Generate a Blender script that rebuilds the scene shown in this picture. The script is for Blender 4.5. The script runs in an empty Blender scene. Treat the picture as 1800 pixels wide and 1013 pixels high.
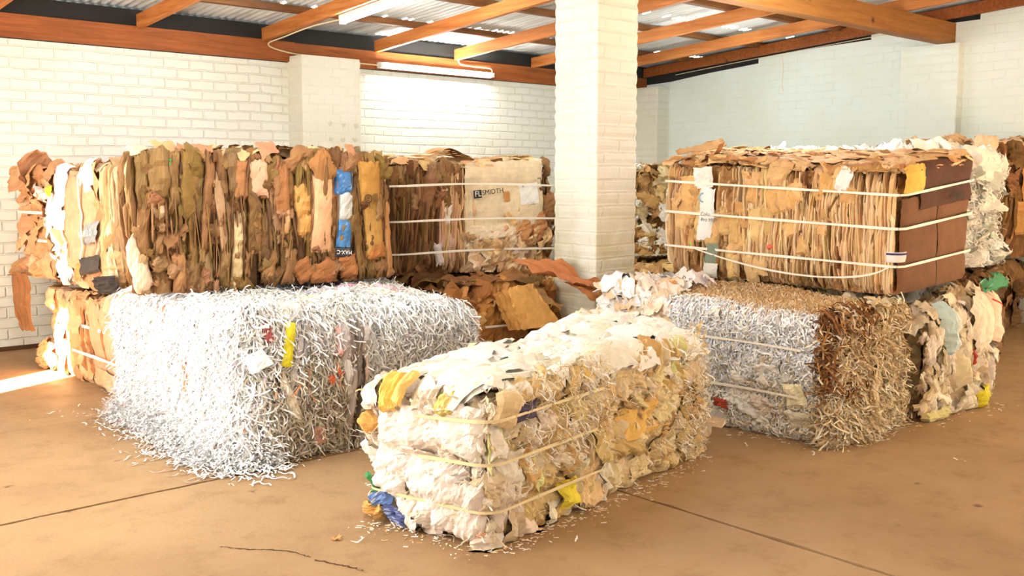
import bpy, math
import numpy as np
from math import radians as R, pi

# ------------------------------------------------------------------ camera, sky, sun, added fill lamps, exposure
SC = bpy.context.scene
COL = SC.collection
F_PX, HORIZON, CAM_H = 1750.0, 316.0, 1.40
PITCH = math.atan((506.5 - HORIZON) / F_PX)
HEAD = R(48.289)
cam_d = bpy.data.cameras.new('camera')
cam_d.sensor_width = 36.0
cam_d.lens = 36.0 * F_PX / 1800.0
cam_d.clip_start = 0.05
cam = bpy.data.objects.new('camera', cam_d)
COL.objects.link(cam)
cam.location = (0, 0, CAM_H)
cam.rotation_euler = (pi / 2 - PITCH, 0, HEAD - pi / 2)
SC.camera = cam

world = bpy.data.worlds.new('world')
SC.world = world
world.use_nodes = True
wb = world.node_tree.nodes['Background']
wb.inputs[0].default_value = (0.95, 0.97, 1.0, 1)
wb.inputs[1].default_value = 0.9

SUN_EL = 27.0
sun_d = bpy.data.lights.new('sun', 'SUN')
sun_d.energy = 110.0
sun_d.angle = R(0.6)
sun_d.color = (1.0, 0.90, 0.74)
sun = bpy.data.objects.new('sun', sun_d)
COL.objects.link(sun)
from mathutils import Vector
sdir = Vector((0.9 * math.cos(R(SUN_EL)), 0.436 * math.cos(R(SUN_EL)), -math.sin(R(SUN_EL))))
sun.rotation_euler = sdir.to_track_quat('-Z', 'Y').to_euler()


def area(name, loc, target, sx, sy, power, color):
    d = bpy.data.lights.new(name, 'AREA')
    d.shape = 'RECTANGLE'
    d.size, d.size_y = sx, sy
    d.energy = power
    d.color = color
    o = bpy.data.objects.new(name, d)
    COL.objects.link(o)
    o.location = loc
    o.rotation_euler = (Vector(target) - Vector(loc)).to_track_quat('-Z', 'Y').to_euler()
    return o


area('daylight_west', (-0.45, 5.0, 1.35), (3.0, 5.0, 1.05), 3.6, 2.2, 140, (1.0, 0.985, 0.96))  # unseen area lamp added inside the west wall, in place of an assumed opening
area('daylight_door', (0.5, -2.2, 1.7), (4.5, 4.4, 0.9), 3.0, 2.2, 14, (0.97, 0.98, 1.0))  # unseen fill lamp added behind the camera; no door is built there


def ceiling_lamp(x, y, z, power):  # soft point light without a fitting, added as overhead fill
    d = bpy.data.lights.new('ceiling_lamp_light', 'POINT')
    d.energy = power
    d.shadow_soft_size = 0.45
    d.color = (0.88, 0.97, 1.0)
    o = bpy.data.objects.new('ceiling_lamp_light', d)
    COL.objects.link(o)
    o.location = (x, y, z)


for lx_, ly_, lz_, lw_ in ((0.9, 4.2, 2.35, 42), (2.5, 4.2, 2.4, 52), (6.7, 4.3, 2.35, 66), (8.3, 6.4, 2.25, 30), (3.3, 6.9, 2.3, 18)):
    ceiling_lamp(lx_, ly_, lz_, lw_)

SC.view_settings.view_transform = 'Standard'
SC.view_settings.look = 'None'
SC.view_settings.gamma = 1.0
SC.view_settings.use_curve_mapping = False
SC.view_settings.exposure = 0.5
SC.cycles.max_bounces = 8
SC.cycles.diffuse_bounces = 5
SC.cycles.glossy_bounces = 2
SC.cycles.transmission_bounces = 2
SC.cycles.sample_clamp_indirect = 6.0
SC.cycles.use_denoising = True

rng = np.random.default_rng(7)


# ------------------------------------------------------------------ helpers
def lin(c):
    c = np.asarray(c, float) / 255.0
    return np.where(c <= 0.04045, c / 12.92, ((c + 0.055) / 1.055) ** 2.4)


def tag(o, label=None, cat=None, group=None, kind=None):
    if label: o['label'] = label
    if cat: o['category'] = cat
    if group: o['group'] = group
    if kind: o['kind'] = kind
    return o


def empty(name, loc, label, cat, group=None):
    o = bpy.data.objects.new(name, None)
    COL.objects.link(o)
    o.location = loc
    o.empty_display_size = 0.1
    return tag(o, label, cat, group)


def mesh_obj(name, V, Q, mat, C=None, parent=None, smooth=False):
    V = np.asarray(V, np.float32).reshape(-1, 3)
    Q = np.asarray(Q, np.int32).reshape(-1, 4)
    me = bpy.data.meshes.new(name)
    me.vertices.add(len(V))
    me.vertices.foreach_set('co', V.ravel())
    me.loops.add(Q.size)
    me.loops.foreach_set('vertex_index', Q.ravel())
    me.polygons.add(len(Q))
    me.polygons.foreach_set('loop_start', np.arange(0, Q.size, 4, dtype=np.int32))
    me.polygons.foreach_set('loop_total', np.full(len(Q), 4, np.int32))
    me.polygons.foreach_set('use_smooth', np.full(len(Q), bool(smooth)))
    if C is not None:
        C = np.asarray(C, np.float32).reshape(-1, 3)
        at = me.color_attributes.new('Col', 'FLOAT_COLOR', 'POINT')
        at.data.foreach_set('color', np.hstack([C, np.ones((len(C), 1), np.float32)]).ravel())
    me.update(calc_edges=True)
    me.validate()
    me.materials.append(mat)
    o = bpy.data.objects.new(name, me)
    COL.objects.link(o)
    if parent is not None: o.parent = parent
    return o


BOXQ = np.array([[0, 3, 2, 1], [4, 5, 6, 7], [0, 1, 5, 4], [1, 2, 6, 5], [2, 3, 7, 6], [3, 0, 4, 7]])


class MB:
    def __init__(s): s.V, s.Q, s.C, s.n = [], [], [], 0

    def add(s, V, Q, C=None):
        V = np.asarray(V, float).reshape(-1, 3)
        s.V.append(V); s.Q.append(np.asarray(Q).reshape(-1, 4) + s.n)
        if C is not None: s.C.append(np.broadcast_to(np.asarray(C, float), V.shape))
        s.n += len(V)

    def box(s, x0, y0, z0, x1, y1, z1):
        s.add([(x0, y0, z0), (x1, y0, z0), (x1, y1, z0), (x0, y1, z0), (x0, y0, z1), (x1, y0, z1), (x1, y1, z1), (x0, y1, z1)], BOXQ)

    def hexa(s, P): s.add(P, BOXQ)

    def grid(s, P, C=None):
        n, m = P.shape[:2]
        i = np.arange(n * m).reshape(n, m)
        q = np.stack([i[:-1, :-1], i[1:, :-1], i[1:, 1:], i[:-1, 1:]], -1)
        s.add(P.reshape(-1, 3), q, None if C is None else (C.reshape(-1, 3) if np.ndim(C) > 1 else C))

    def tube(s, pts, r, k=8):
        pts = [Vector(p) for p in pts]
        rings = []
        for i, p in enumerate(pts):
            t = (pts[min(i + 1, len(pts) - 1)] - pts[max(i - 1, 0)]).normalized()
            ref = Vector((0, 0, 1)) if abs(t.z) < 0.9 else Vector((1, 0, 0))
            a = t.cross(ref).normalized(); b = t.cross(a)
            rings.append([p + (a * math.cos(2 * pi * j / k) + b * math.sin(2 * pi * j / k)) * r for j in range(k + 1)])
        s.grid(np.array([[tuple(v) for v in rg] for rg in rings]))

    def build(s, name, mat, parent=None, smooth=False):
        return mesh_obj(name, np.vstack(s.V), np.vstack(s.Q), mat, np.vstack(s.C) if s.C else None, parent, smooth)


def spline(pts, n=8):
    P = np.array(pts, float)
    out = []
    for i in range(len(P) - 1):
        p0, p1, p2, p3 = P[max(i - 1, 0)], P[i], P[i + 1], P[min(i + 2, len(P) - 1)]
        for t in np.linspace(0, 1, n, endpoint=False):
            out.append(0.5 * (2 * p1 + (p2 - p0) * t + (2 * p0 - 5 * p1 + 4 * p2 - p3) * t * t + (3 * p1 - p0 - 3 * p2 + p3) * t ** 3))
    out.append(P[-1])
    return out


# ------------------------------------------------------------------ materials
def new_mat(name, rough=0.8, color=(0.8, 0.8, 0.8)):
    m = bpy.data.materials.new(name)
    m.use_nodes = True
    nt = m.node_tree
    b = nt.nodes['Principled BSDF']
    b.inputs['Roughness'].default_value = rough
    b.inputs['Base Color'].default_value = (*color, 1)
    b.inputs['Specular IOR Level'].default_value = 0.25
    return m, nt, b


def nd(nt, t, **kw):
    n = nt.nodes.new(t)
    for k, v in kw.items():
        if k.startswith('i_'): n.inputs[k[2:].replace('_', ' ')].default_value = v
        else: setattr(n, k, v)
    return n


def mix(nt, fac, a, b, mode='MIX'):
    n = nt.nodes.new('ShaderNodeMix')
    n.data_type = 'RGBA'
    n.blend_type = mode
    for idx, v in ((0, fac), (6, a), (7, b)):
        if hasattr(v, 'links'): nt.links.new(v, n.inputs[idx])
        else: n.inputs[idx].default_value = v if idx == 0 else (*v[:3], 1)
    return n.outputs[2]


def ramp(nt, src, stops):
    n = nt.nodes.new('ShaderNodeValToRGB')
    e = n.color_ramp.elements
    while len(e) < len(stops): e.new(0.5)
    for k, (p, c) in enumerate(stops):
        e[k].position = p
        e[k].color = (*c[:3], 1) if hasattr(c, '__len__') else (c, c, c, 1)
    nt.links.new(src, n.inputs[0])
    return n.outputs[0]


def bump(nt, bsdf, h, strength, dist, prev=None):
    n = nd(nt, 'ShaderNodeBump')
    n.inputs['Strength'].default_value = strength
    n.inputs['Distance'].default_value = dist
    nt.links.new(h, n.inputs['Height'])
    if prev is not None: nt.links.new(prev, n.inputs['Normal'])
    nt.links.new(n.outputs[0], bsdf.inputs['Normal'])
    return n.outputs[0]


def attr_mat(name, rough, mott=0.25, scale=9.0, bump_s=0.25, wave=None, spec=0.25):
    m, nt, b = new_mat(name, rough)
    b.inputs['Specular IOR Level'].default_value = spec
    at = nd(nt, 'ShaderNodeVertexColor', layer_name='Col')
    tc = nd(nt, 'ShaderNodeTexCoord')
    n1 = nd(nt, 'ShaderNodeTexNoise', i_Scale=scale, i_Detail=5.0, i_Roughness=0.65)
    nt.links.new(tc.outputs['Object'], n1.inputs['Vector'])
    f = ramp(nt, n1.outputs[0], [(0.25, 1.0 - mott), (0.7, 1.0 + mott * 0.25)])
    c = mix(nt, 1.0, at.outputs[0], f, 'MULTIPLY')
    nt.links.new(c, b.inputs['Base Color'])
    n2 = nd(nt, 'ShaderNodeTexNoise', i_Scale=scale * 6, i_Detail=3.0)
    nt.links.new(tc.outputs['Object'], n2.inputs['Vector'])
    nrm = bump(nt, b, n2.outputs[0], bump_s, 0.01)
    return m


M_CARD = attr_mat('cardboard', 0.82, 0.26, 11.0, 0.3)
M_PAPER = attr_mat('paper', 0.75, 0.12, 16.0, 0.25)
M_SHRED = attr_mat('shredded_paper', 0.7, 0.05, 20.0, 0.0)
M_PLASTIC = attr_mat('plastic_film', 0.25, 0.1, 12.0, 0.1, spec=0.5)
M_STRAP, _, _ = new_mat('white_strapping', 0.45, tuple(lin((238, 230, 212))))
M_STRAP_C, _, _ = new_mat('cream_strapping', 0.45, tuple(lin((214, 194, 150))))
M_INK, _, _ = new_mat('black_print', 0.8, tuple(lin((52, 48, 45))))
M_WHITEINK, _, _ = new_mat('white_print', 0.7, tuple(lin((235, 232, 225))))
M_GREYINK, _, _ = new_mat('grey_print', 0.8, tuple(lin((120, 118, 118))))


def brick_mat(name, axis, base, joint, course=0.0886, length=0.233, strength=0.55, joint_w=0.011, dirt=None, off=(0, 0), clean=None, dcol=(170, 140, 95)):
    m, nt, b = new_mat(name, 0.78)
    g = nd(nt, 'ShaderNodeNewGeometry')
    sep = nd(nt, 'ShaderNodeSeparateXYZ')
    nt.links.new(g.outputs['Position'], sep.inputs[0])
    # wobble so the courses are hand laid
    nz = nd(nt, 'ShaderNodeTexNoise', i_Scale=2.2, i_Detail=2.0)
    nt.links.new(g.outputs['Position'], nz.inputs['Vector'])
    wob = nd(nt, 'ShaderNodeMath', operation='MULTIPLY_ADD'); wob.inputs[1].default_value = 0.03; wob.inputs[2].default_value = -0.015
    nt.links.new(nz.outputs[0], wob.inputs[0])
    nz2 = nd(nt, 'ShaderNodeTexNoise', i_Scale=30.0, i_Detail=2.0)
    nt.links.new(g.outputs['Position'], nz2.inputs['Vector'])
    wob2 = nd(nt, 'ShaderNodeMath', operation='MULTIPLY_ADD'); wob2.inputs[1].default_value = 0.014; wob2.inputs[2].default_value = -0.007
    nt.links.new(nz2.outputs[0], wob2.inputs[0])
    comb = nd(nt, 'ShaderNodeCombineXYZ')
    hsrc = sep.outputs[axis] if axis in ('X', 'Y') else None
    if axis == 'XY':
        ad = nd(nt, 'ShaderNodeMath', operation='ADD')
        nt.links.new(sep.outputs['X'], ad.inputs[0]); nt.links.new(sep.outputs['Y'], ad.inputs[1])
        hsrc = ad.outputs[0]
    a1 = nd(nt, 'ShaderNodeMath', operation='ADD'); nt.links.new(hsrc, a1.inputs[0]); nt.links.new(wob2.outputs[0], a1.inputs[1])
    a0 = nd(nt, 'ShaderNodeMath', operation='ADD'); nt.links.new(a1.outputs[0], a0.inputs[0]); a0.inputs[1].default_value = off[0]
    a2 = nd(nt, 'ShaderNodeMath', operation='ADD'); nt.links.new(sep.outputs['Z'], a2.inputs[0]); nt.links.new(wob.outputs[0], a2.inputs[1])
    a4 = nd(nt, 'ShaderNodeMath', operation='ADD'); nt.links.new(a2.outputs[0], a4.inputs[0]); nt.links.new(wob2.outputs[0], a4.inputs[1])
    a3 = nd(nt, 'ShaderNodeMath', operation='ADD'); nt.links.new(a4.outputs[0], a3.inputs[0]); a3.inputs[1].default_value = off[1]
    nt.links.new(a0.outputs[0], comb.inputs['X']); nt.links.new(a3.outputs[0], comb.inputs['Y'])
    br = nd(nt, 'ShaderNodeTexBrick')
    br.inputs['Scale'].default_value = 1.0
    br.inputs['Mortar Size'].default_value = joint_w
    br.inputs['Mortar Smooth'].default_value = 0.7
    br.inputs['Brick Width'].default_value = length
    br.inputs['Row Height'].default_value = course
    br.inputs['Color1'].default_value = (1, 1, 1, 1); br.inputs['Color2'].default_value = (0.93, 0.93, 0.93, 1)
    br.inputs['Mortar'].default_value = (0, 0, 0, 1)
    nt.links.new(comb.outputs[0], br.inputs['Vector'])
    n3 = nd(nt, 'ShaderNodeTexNoise', i_Scale=5.0, i_Detail=4.0)
    nt.links.new(g.outputs['Position'], n3.inputs['Vector'])
    jf = ramp(nt, n3.outputs[0], [(0.42, 0.08), (0.66, 0.9)])
    jm = mix(nt, 1.0, br.outputs['Fac'], jf, 'MULTIPLY')
    n4 = nd(nt, 'ShaderNodeTexNoise', i_Scale=1.1, i_Detail=6.0, i_Roughness=0.6)
    nt.links.new(g.outputs['Position'], n4.inputs['Vector'])
    c0 = mix(nt, ramp(nt, n4.outputs[0], [(0.35, 0.0), (0.75, 1.0)]), base, tuple(np.array(base) * np.array([0.93, 0.90, 0.80])))
    c1 = mix(nt, jm, c0, joint)
    if dirt is not None:      # grime rubbed on near the floor
        zz = nd(nt, 'ShaderNodeMapRange'); zz.inputs['From Min'].default_value = dirt[0]; zz.inputs['From Max'].default_value = dirt[1]
        zz.inputs['To Min'].default_value = dirt[2]; zz.inputs['To Max'].default_value = 0.0
        nt.links.new(sep.outputs['Z'], zz.inputs['Value'])
        n5 = nd(nt, 'ShaderNodeTexNoise', i_Scale=7.0, i_Detail=5.0)
        nt.links.new(g.outputs['Position'], n5.inputs['Vector'])
        zo = zz.outputs[0]
        if clean is not None:      # stripe near one arris kept free of the dirt colour
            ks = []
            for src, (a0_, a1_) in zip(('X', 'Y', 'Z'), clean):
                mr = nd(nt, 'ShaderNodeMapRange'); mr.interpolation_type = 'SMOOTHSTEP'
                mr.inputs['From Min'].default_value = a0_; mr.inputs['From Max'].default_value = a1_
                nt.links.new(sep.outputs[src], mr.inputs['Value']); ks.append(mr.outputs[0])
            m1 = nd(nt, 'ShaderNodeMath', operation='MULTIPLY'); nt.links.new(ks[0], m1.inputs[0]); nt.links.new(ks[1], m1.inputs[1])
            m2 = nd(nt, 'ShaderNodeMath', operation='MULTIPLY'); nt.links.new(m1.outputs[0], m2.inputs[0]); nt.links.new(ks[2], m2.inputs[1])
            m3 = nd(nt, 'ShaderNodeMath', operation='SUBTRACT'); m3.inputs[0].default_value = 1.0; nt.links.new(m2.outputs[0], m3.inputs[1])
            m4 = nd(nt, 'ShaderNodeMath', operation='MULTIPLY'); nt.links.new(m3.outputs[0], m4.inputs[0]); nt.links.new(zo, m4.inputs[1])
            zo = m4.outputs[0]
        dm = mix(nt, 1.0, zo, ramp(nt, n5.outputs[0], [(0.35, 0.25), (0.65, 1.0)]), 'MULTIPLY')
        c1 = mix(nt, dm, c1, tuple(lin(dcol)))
    nt.links.new(c1, b.inputs['Base Color'])
    inv = nd(nt, 'ShaderNodeMath', operation='SUBTRACT'); inv.inputs[0].default_value = 1.0
    nt.links.new(br.outputs['Fac'], inv.inputs[1])
    p = bump(nt, b, inv.outputs[0], strength, 0.012)
    n6 = nd(nt, 'ShaderNodeTexNoise', i_Scale=38.0, i_Detail=4.0)
    nt.links.new(g.outputs['Position'], n6.inputs['Vector'])
    bump(nt, b, n6.outputs[0], 0.22, 0.012, p)
    return m


WHITE = tuple(lin((232, 232, 222)))
M_WALL_L = brick_mat('white_painted_brick', 'X', WHITE, tuple(lin((222, 217, 198))), strength=0.7, dirt=(0.0, 0.5, 0.45), off=(0.03, 0.0))
M_WALL_R = brick_mat('white_painted_brick_smooth', 'Y', tuple(lin((224, 233, 226))), tuple(lin((214, 222, 212))), strength=0.16, dirt=(0, 0.5, 0.4))
M_WALL_W = brick_mat('white_painted_brick_west', 'Y', WHITE, tuple(lin((200, 190, 165))), strength=0.5)
M_PIL = brick_mat('white_painted_pilaster', 'XY', tuple(lin((228, 226, 212))), tuple(lin((218, 213, 194))), length=0.17, strength=0.22)
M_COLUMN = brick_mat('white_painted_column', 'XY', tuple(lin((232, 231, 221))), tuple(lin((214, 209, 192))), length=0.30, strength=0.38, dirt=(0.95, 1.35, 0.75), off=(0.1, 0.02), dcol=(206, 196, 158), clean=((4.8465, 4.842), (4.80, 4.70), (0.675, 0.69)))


def wood_mat(name, c1, c2, axis, dark=0.5):
    m, nt, b = new_mat(name, 0.6)
    tc = nd(nt, 'ShaderNodeTexCoord')
    mp = nd(nt, 'ShaderNodeMapping')
    sc = {'X': (0.9, 14, 14), 'Y': (14, 0.9, 14)}[axis]
    mp.inputs['Scale'].default_value = sc
    nt.links.new(tc.outputs['Object'], mp.inputs[0])
    n1 = nd(nt, 'ShaderNodeTexNoise', i_Scale=2.0, i_Detail=6.0, i_Roughness=0.65, i_Distortion=0.6)
    nt.links.new(mp.outputs[0], n1.inputs['Vector'])
    n2 = nd(nt, 'ShaderNodeTexNoise', i_Scale=1.6, i_Detail=4.0)
    nt.links.new(tc.outputs['Object'], n2.inputs['Vector'])
    c = mix(nt, ramp(nt, n1.outputs[0], [(0.32, 0.0), (0.68, 1.0)]), c1, c2)
    c = mix(nt, ramp(nt, n2.outputs[0], [(0.45, 0.0), (0.8, dark)]), c, tuple(np.array(c1) * 0.45))
    v = nd(nt, 'ShaderNodeTexVoronoi', i_Scale=2.6)
    nt.links.new(tc.outputs['Object'], v.inputs['Vector'])
    c = mix(nt, ramp(nt, v.outputs['Distance'], [(0.03, 1.0), (0.09, 0.0)]), c, tuple(np.array(c1) * 0.18))
    nt.links.new(c, b.inputs['Base Color'])
    bump(nt, b, n1.outputs[0], 0.2, 0.01)
    return m


M_BEAM = wood_mat('stained_timber_beam', lin((126, 66, 27)), lin((166, 94, 43)), 'X')
M_RAFTER = wood_mat('stained_timber_rafter', lin((168, 94, 40)), lin((206, 136, 74)), 'Y', 0.3)
M_BIGBEAM = wood_mat('stained_timber_big_beam', lin((132, 82, 34)), lin((160, 106, 48)), 'X', 0.35)
M_PURLIN = wood_mat('dark_timber_purlin', lin((98, 62, 34)), lin((140, 92, 48)), 'X')
M_FILL, _, _ = new_mat('sooty_mortar', 0.95, tuple(lin((46, 44, 42))))  # filler under the roof; the shade of the gaps is in its near-black colour
M_DIRT, _, _ = new_mat('packed_dirt', 0.95, tuple(lin((84, 56, 34))))


def roof_mat():
    m, nt, b = new_mat('galvanised_sheet', 0.5)
    g = nd(nt, 'ShaderNodeNewGeometry')
    mp = nd(nt, 'ShaderNodeMapping'); mp.inputs['Scale'].default_value = (5, 0.5, 5)
    nt.links.new(g.outputs['Position'], mp.inputs[0])
    n = nd(nt, 'ShaderNodeTexNoise', i_Scale=1.5, i_Detail=6.0, i_Roughness=0.7)
    nt.links.new(mp.outputs[0], n.inputs['Vector'])
    c = ramp(nt, n.outputs[0], [(0.28, lin((150, 146, 136))), (0.45, lin((206, 208, 204))), (0.75, lin((226, 230, 228)))])
    nt.links.new(c, b.inputs['Base Color'])
    return m


M_ROOF = roof_mat()


def floor_mat():
    m, nt, b = new_mat('dusty_concrete', 0.62)
    g = nd(nt, 'ShaderNodeNewGeometry')
    n1 = nd(nt, 'ShaderNodeTexNoise', i_Scale=0.8, i_Detail=7.0, i_Roughness=0.6, i_Distortion=0.7)
    n2 = nd(nt, 'ShaderNodeTexNoise', i_Scale=5.0, i_Detail=8.0, i_Roughness=0.7)
    n3 = nd(nt, 'ShaderNodeTexNoise', i_Scale=60.0, i_Detail=4.0)
    mp = nd(nt, 'ShaderNodeMapping'); mp.inputs['Scale'].default_value = (0.6, 3.0, 1); mp.inputs['Rotation'].default_value = (0, 0, 0.5)
    nt.links.new(g.outputs['Position'], mp.inputs[0])
    n4 = nd(nt, 'ShaderNodeTexNoise', i_Scale=2.5, i_Detail=8.0, i_Roughness=0.75)
    nt.links.new(mp.outputs[0], n4.inputs['Vector'])
    for n in (n1, n2, n3): nt.links.new(g.outputs['Position'], n.inputs['Vector'])
    c = mix(nt, ramp(nt, n1.outputs[0], [(0.35, 0.0), (0.68, 1.0)]), tuple(lin((148, 117, 83))), tuple(lin((165, 134, 97))))
    c = mix(nt, ramp(nt, n2.outputs[0], [(0.52, 0.0), (0.75, 0.55)]), c, tuple(lin((116, 86, 56))))
    c = mix(nt, ramp(nt, n4.outputs[0], [(0.60, 0.0), (0.78, 0.5)]), c, tuple(lin((174, 146, 110))))
    v = nd(nt, 'ShaderNodeTexVoronoi', i_Scale=3.3, i_Randomness=1.0)
    dn = nd(nt, 'ShaderNodeMix'); dn.data_type = 'VECTOR'; dn.inputs[0].default_value = 0.15
    nt.links.new(g.outputs['Position'], dn.inputs[4]); nt.links.new(n2.outputs['Color'], dn.inputs[5])
    nt.links.new(dn.outputs[1], v.inputs['Vector'])
    c = mix(nt, ramp(nt, v.outputs['Distance'], [(0.03, 0.85), (0.08, 0.0)]), c, tuple(lin((84, 54, 32))))
    nt.links.new(c, b.inputs['Base Color'])
    nt.links.new(ramp(nt, n2.outputs[0], [(0.3, 0.5), (0.7, 0.75)]), b.inputs['Roughness'])
    p = bump(nt, b, n3.outputs[0], 0.12, 0.01)
    bump(nt, b, n2.outputs[0], 0.25, 0.01, p)
    return m


M_FLOOR = floor_mat()

# ------------------------------------------------------------------ room shell
YW, XR = 8.8, 10.21


def struct(o, label=None):
    o['kind'] = 'structure'
    if label: o['label'] = label
    return o


def zb(y): return 2.71 + 0.07 * (8.7 - y)          # underside of the rafters


CRACKS = ([(1.614, 3.498), (1.676, 3.411), (1.738, 3.348), (1.804, 3.250), (1.818, 3.169)], [(1.820, 3.145), (1.844, 3.072), (1.873, 3.003), (1.899, 2.930)])


# floor: slabs with open joints
def floor_build():
    mb = MB()
    xs = [-4.0, 3.275, 10.6]; ys = [-3.2, 1.0, 4.32, 5.93, 9.1]
    for i in range(2):
        for j in range(4):
            if i == 1 and j in (1,):
                pass
            nx, ny = 60, 30
            X = np.linspace(xs[i], xs[i + 1], nx + 1); Y = np.linspace(ys[j], ys[j + 1], ny + 1)
            P = np.zeros((nx + 1, ny + 1, 3)); P[..., 0] = X[:, None]; P[..., 1] = Y[None, :]
            gap = 0.003 if j < 2 else (0.012 if j == 2 else 0.003)
            g2 = {0: 0.011, 1: 0.011, 2: 0.003, 3: 0.003}[j]
            jit = lambda n: rng.uniform(0.4, 1.3, n) + (rng.random(n) > 0.9) * rng.uniform(0, 1.2, n)
            P[0, :, 0] += g2 * jit(ny + 1) * (i > 0); P[-1, :, 0] -= g2 * jit(ny + 1) * (i < 1)
            P[:, 0, 1] += gap * jit(nx + 1) * (j > 0); P[:, -1, 1] -= (0.013 if j == 1 else 0.003) * jit(nx + 1) * (j < 3)
            mb.grid(P)
            # edge faces down into the joint
            for E in (P[0], P[-1], P[:, 0], P[:, -1]):
                D = E.copy(); D[:, 2] -= 0.03
                mb.grid(np.stack([E, D]))
    o = struct(mb.build('floor', M_FLOOR))
    s = MB(); s.grid(np.array([[(-4.0, -3.2, -0.02), (-4.0, 9.1, -0.02)], [(10.6, -3.2, -0.02), (10.6, 9.1, -0.02)]]))
    s.build('joint_fill', M_DIRT, o)
    # wandering crack in the near slab
    for pts in CRACKS:
        p = np.array(spline([(a, b, 0) for a, b in pts], 8))
        p[:, :2] += rng.normal(0, 0.004, (len(p), 2))
        t = np.gradient(p, axis=0); nrm = np.stack([-t[:, 1], t[:, 0]], 1); nrm /= np.linalg.norm(nrm, axis=1)[:, None]
        w = rng.uniform(0.0015, 0.006, len(p)); w[0] = w[-1] = 0.0005
        a = p.copy(); a[:, :2] += nrm * w[:, None]; a[:, 2] = 0.0012
        b = p.copy(); b[:, :2] -= nrm * w[:, None]; b[:, 2] = 0.0012
        c = MB(); c.grid(np.stack([a, b])); c.build('floor_crack', M_DIRT, o)


floor_build()

mb = MB(); mb.box(-0.85, YW, -0.05, XR + 0.25, YW + 0.22, 2.535)
wall_left = struct(mb.build('wall_left', M_WALL_L))
mb = MB(); mb.box(-0.6, YW - 0.012, 0.0, XR - 0.02, YW + 0.02, 0.035)
struct(mb.build('baseboard_left', M_DIRT))

# right wall, top stepped to follow the rake of the roof
steps = [(9.0, 2.63), (8.37, 2.655), (7.75, 2.72), (7.05, 2.775), (7.05, 2.84), (6.2, 2.885), (5.62, 2.905), (5.62, 2.97), (4.46, 2.985), (4.46, 3.045), (3.2, 3.11), (1.5, 3.22), (-3.0, 3.5)]
mb = MB()
for (ya, za), (yb, zc) in zip(steps[:-1], steps[1:]):
    if ya - yb < 1e-6: continue
    mb.hexa([(XR, yb, -0.05), (XR + 0.24, yb, -0.05), (XR + 0.24, ya, -0.05), (XR, ya, -0.05), (XR, yb, zc), (XR + 0.24, yb, zc), (XR + 0.24, ya, za), (XR, ya, za)])
struct(mb.build('wall_right', M_WALL_R))

mb = MB(); mb.hexa([(XR + 0.05, -3.0, 2.5), (XR + 0.2, -3.0, 2.5), (XR + 0.2, 9.0, 2.5), (XR + 0.05, 9.0, 2.5), (XR + 0.05, -3.0, zb(-3.0) + 0.17), (XR + 0.2, -3.0, zb(-3.0) + 0.17), (XR + 0.2, 9.0, zb(9.0) + 0.17), (XR + 0.05, 9.0, zb(9.0) + 0.17)])
struct(mb.build('trim_5', M_FILL))  # backing added above the right wall, coloured dark like the shaded gap

# west wall with an assumed narrow gap that lets the low sun in
GAP0, GAP1, GAPH = 5.80, 6.30, 2.26
mb = MB()
mb.box(-0.85, -3.2, -0.05, -0.6, GAP0, 3.55)
mb.box(-0.85, GAP1, -0.05, -0.6, YW + 0.2, 3.2)
mb.box(-0.85, GAP0, GAPH, -0.6, GAP1, 3.2)
struct(mb.build('wall_west', M_WALL_W))


def brick_pier(name, x0, y0, x1, y1, z1, mat, top_rag=0.0):
    """box with slightly rounded worn arrises and a course-by-course wobble"""
    r = 0.014
    nz = int(z1 / 0.0295)
    z = np.linspace(0, z1, nz + 1)
    loop = []
    for (cx, cy, a0) in ((x0 + r, y0 + r, 180), (x1 - r, y0 + r, 270), (x1 - r, y1 - r, 0), (x0 + r, y1 - r, 90)):
        for a in (0, 30, 60, 90):
            loop.append((cx + r * math.cos(R(a0 + a)), cy + r * math.sin(R(a0 + a))))
    loop.append(loop[0])
    loop = np.array(loop)
    c = np.array([(x0 + x1) / 2, (y0 + y1) / 2])
    P = np.zeros((nz + 1, len(loop), 3))
    for k in range(nz + 1):
        inset = 0.0045 if k % 3 == 0 else 0.0
        j = rng.normal(0, 0.0012)
        d = loop - c
        s = np.sign(d) * (inset + j)
        P[k, :, :2] = loop - s
        P[k, :, 2] = z[k]
    m = MB(); m.grid(P)
    top = P[-1, :-1]
    ctr = np.array([[c[0], c[1], z1]])
    n = len(top)
    m.add(np.vstack([top, ctr]), [[i, (i + 1) % n, n, n] for i in range(n)])
    return m.build(name, mat)


pil = brick_pier('trim_1', 4.92, 8.52, 5.58, YW + 0.05, 2.585, M_PIL)
struct(pil)
M_DUST, _, _ = new_mat('bare_plaster', 0.9, tuple(lin((206, 202, 178))))
for px, pz in ((5.22, 1.945), (5.37, 1.935), (5.51, 1.93), (5.22, 1.79), (5.36, 1.79), (5.50, 1.79)):
    m = MB()
    a = np.linspace(0, 2 * pi, 15)
    rr = 0.026 * (1 + 0.2 * rng.normal(0, 1, 15)); rr[-1] = rr[0]
    ring = np.stack([px + rr * np.cos(a), np.full(15, 8.517), pz + rr * np.sin(a)], 1)
    m.grid(np.stack([ring, np.stack([px + 0.02 * rr * np.cos(a), np.full(15, 8.5155), pz + 0.02 * rr * np.sin(a)], 1)]))
    m.build('plaster_patch', M_DUST, pil)
struct(brick_pier('trim_2', XR - 0.23, 8.40, XR + 0.05, YW + 0.05, 2.585, M_PIL))
struct(brick_pier('trim_3', XR - 0.13, 4.60, XR + 0.05, 5.22, 2.765, M_WALL_R))
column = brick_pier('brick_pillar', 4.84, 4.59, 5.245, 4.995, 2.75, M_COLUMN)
tag(column, 'white painted square brick pillar standing between the two bale stacks', 'pillar')

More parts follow.
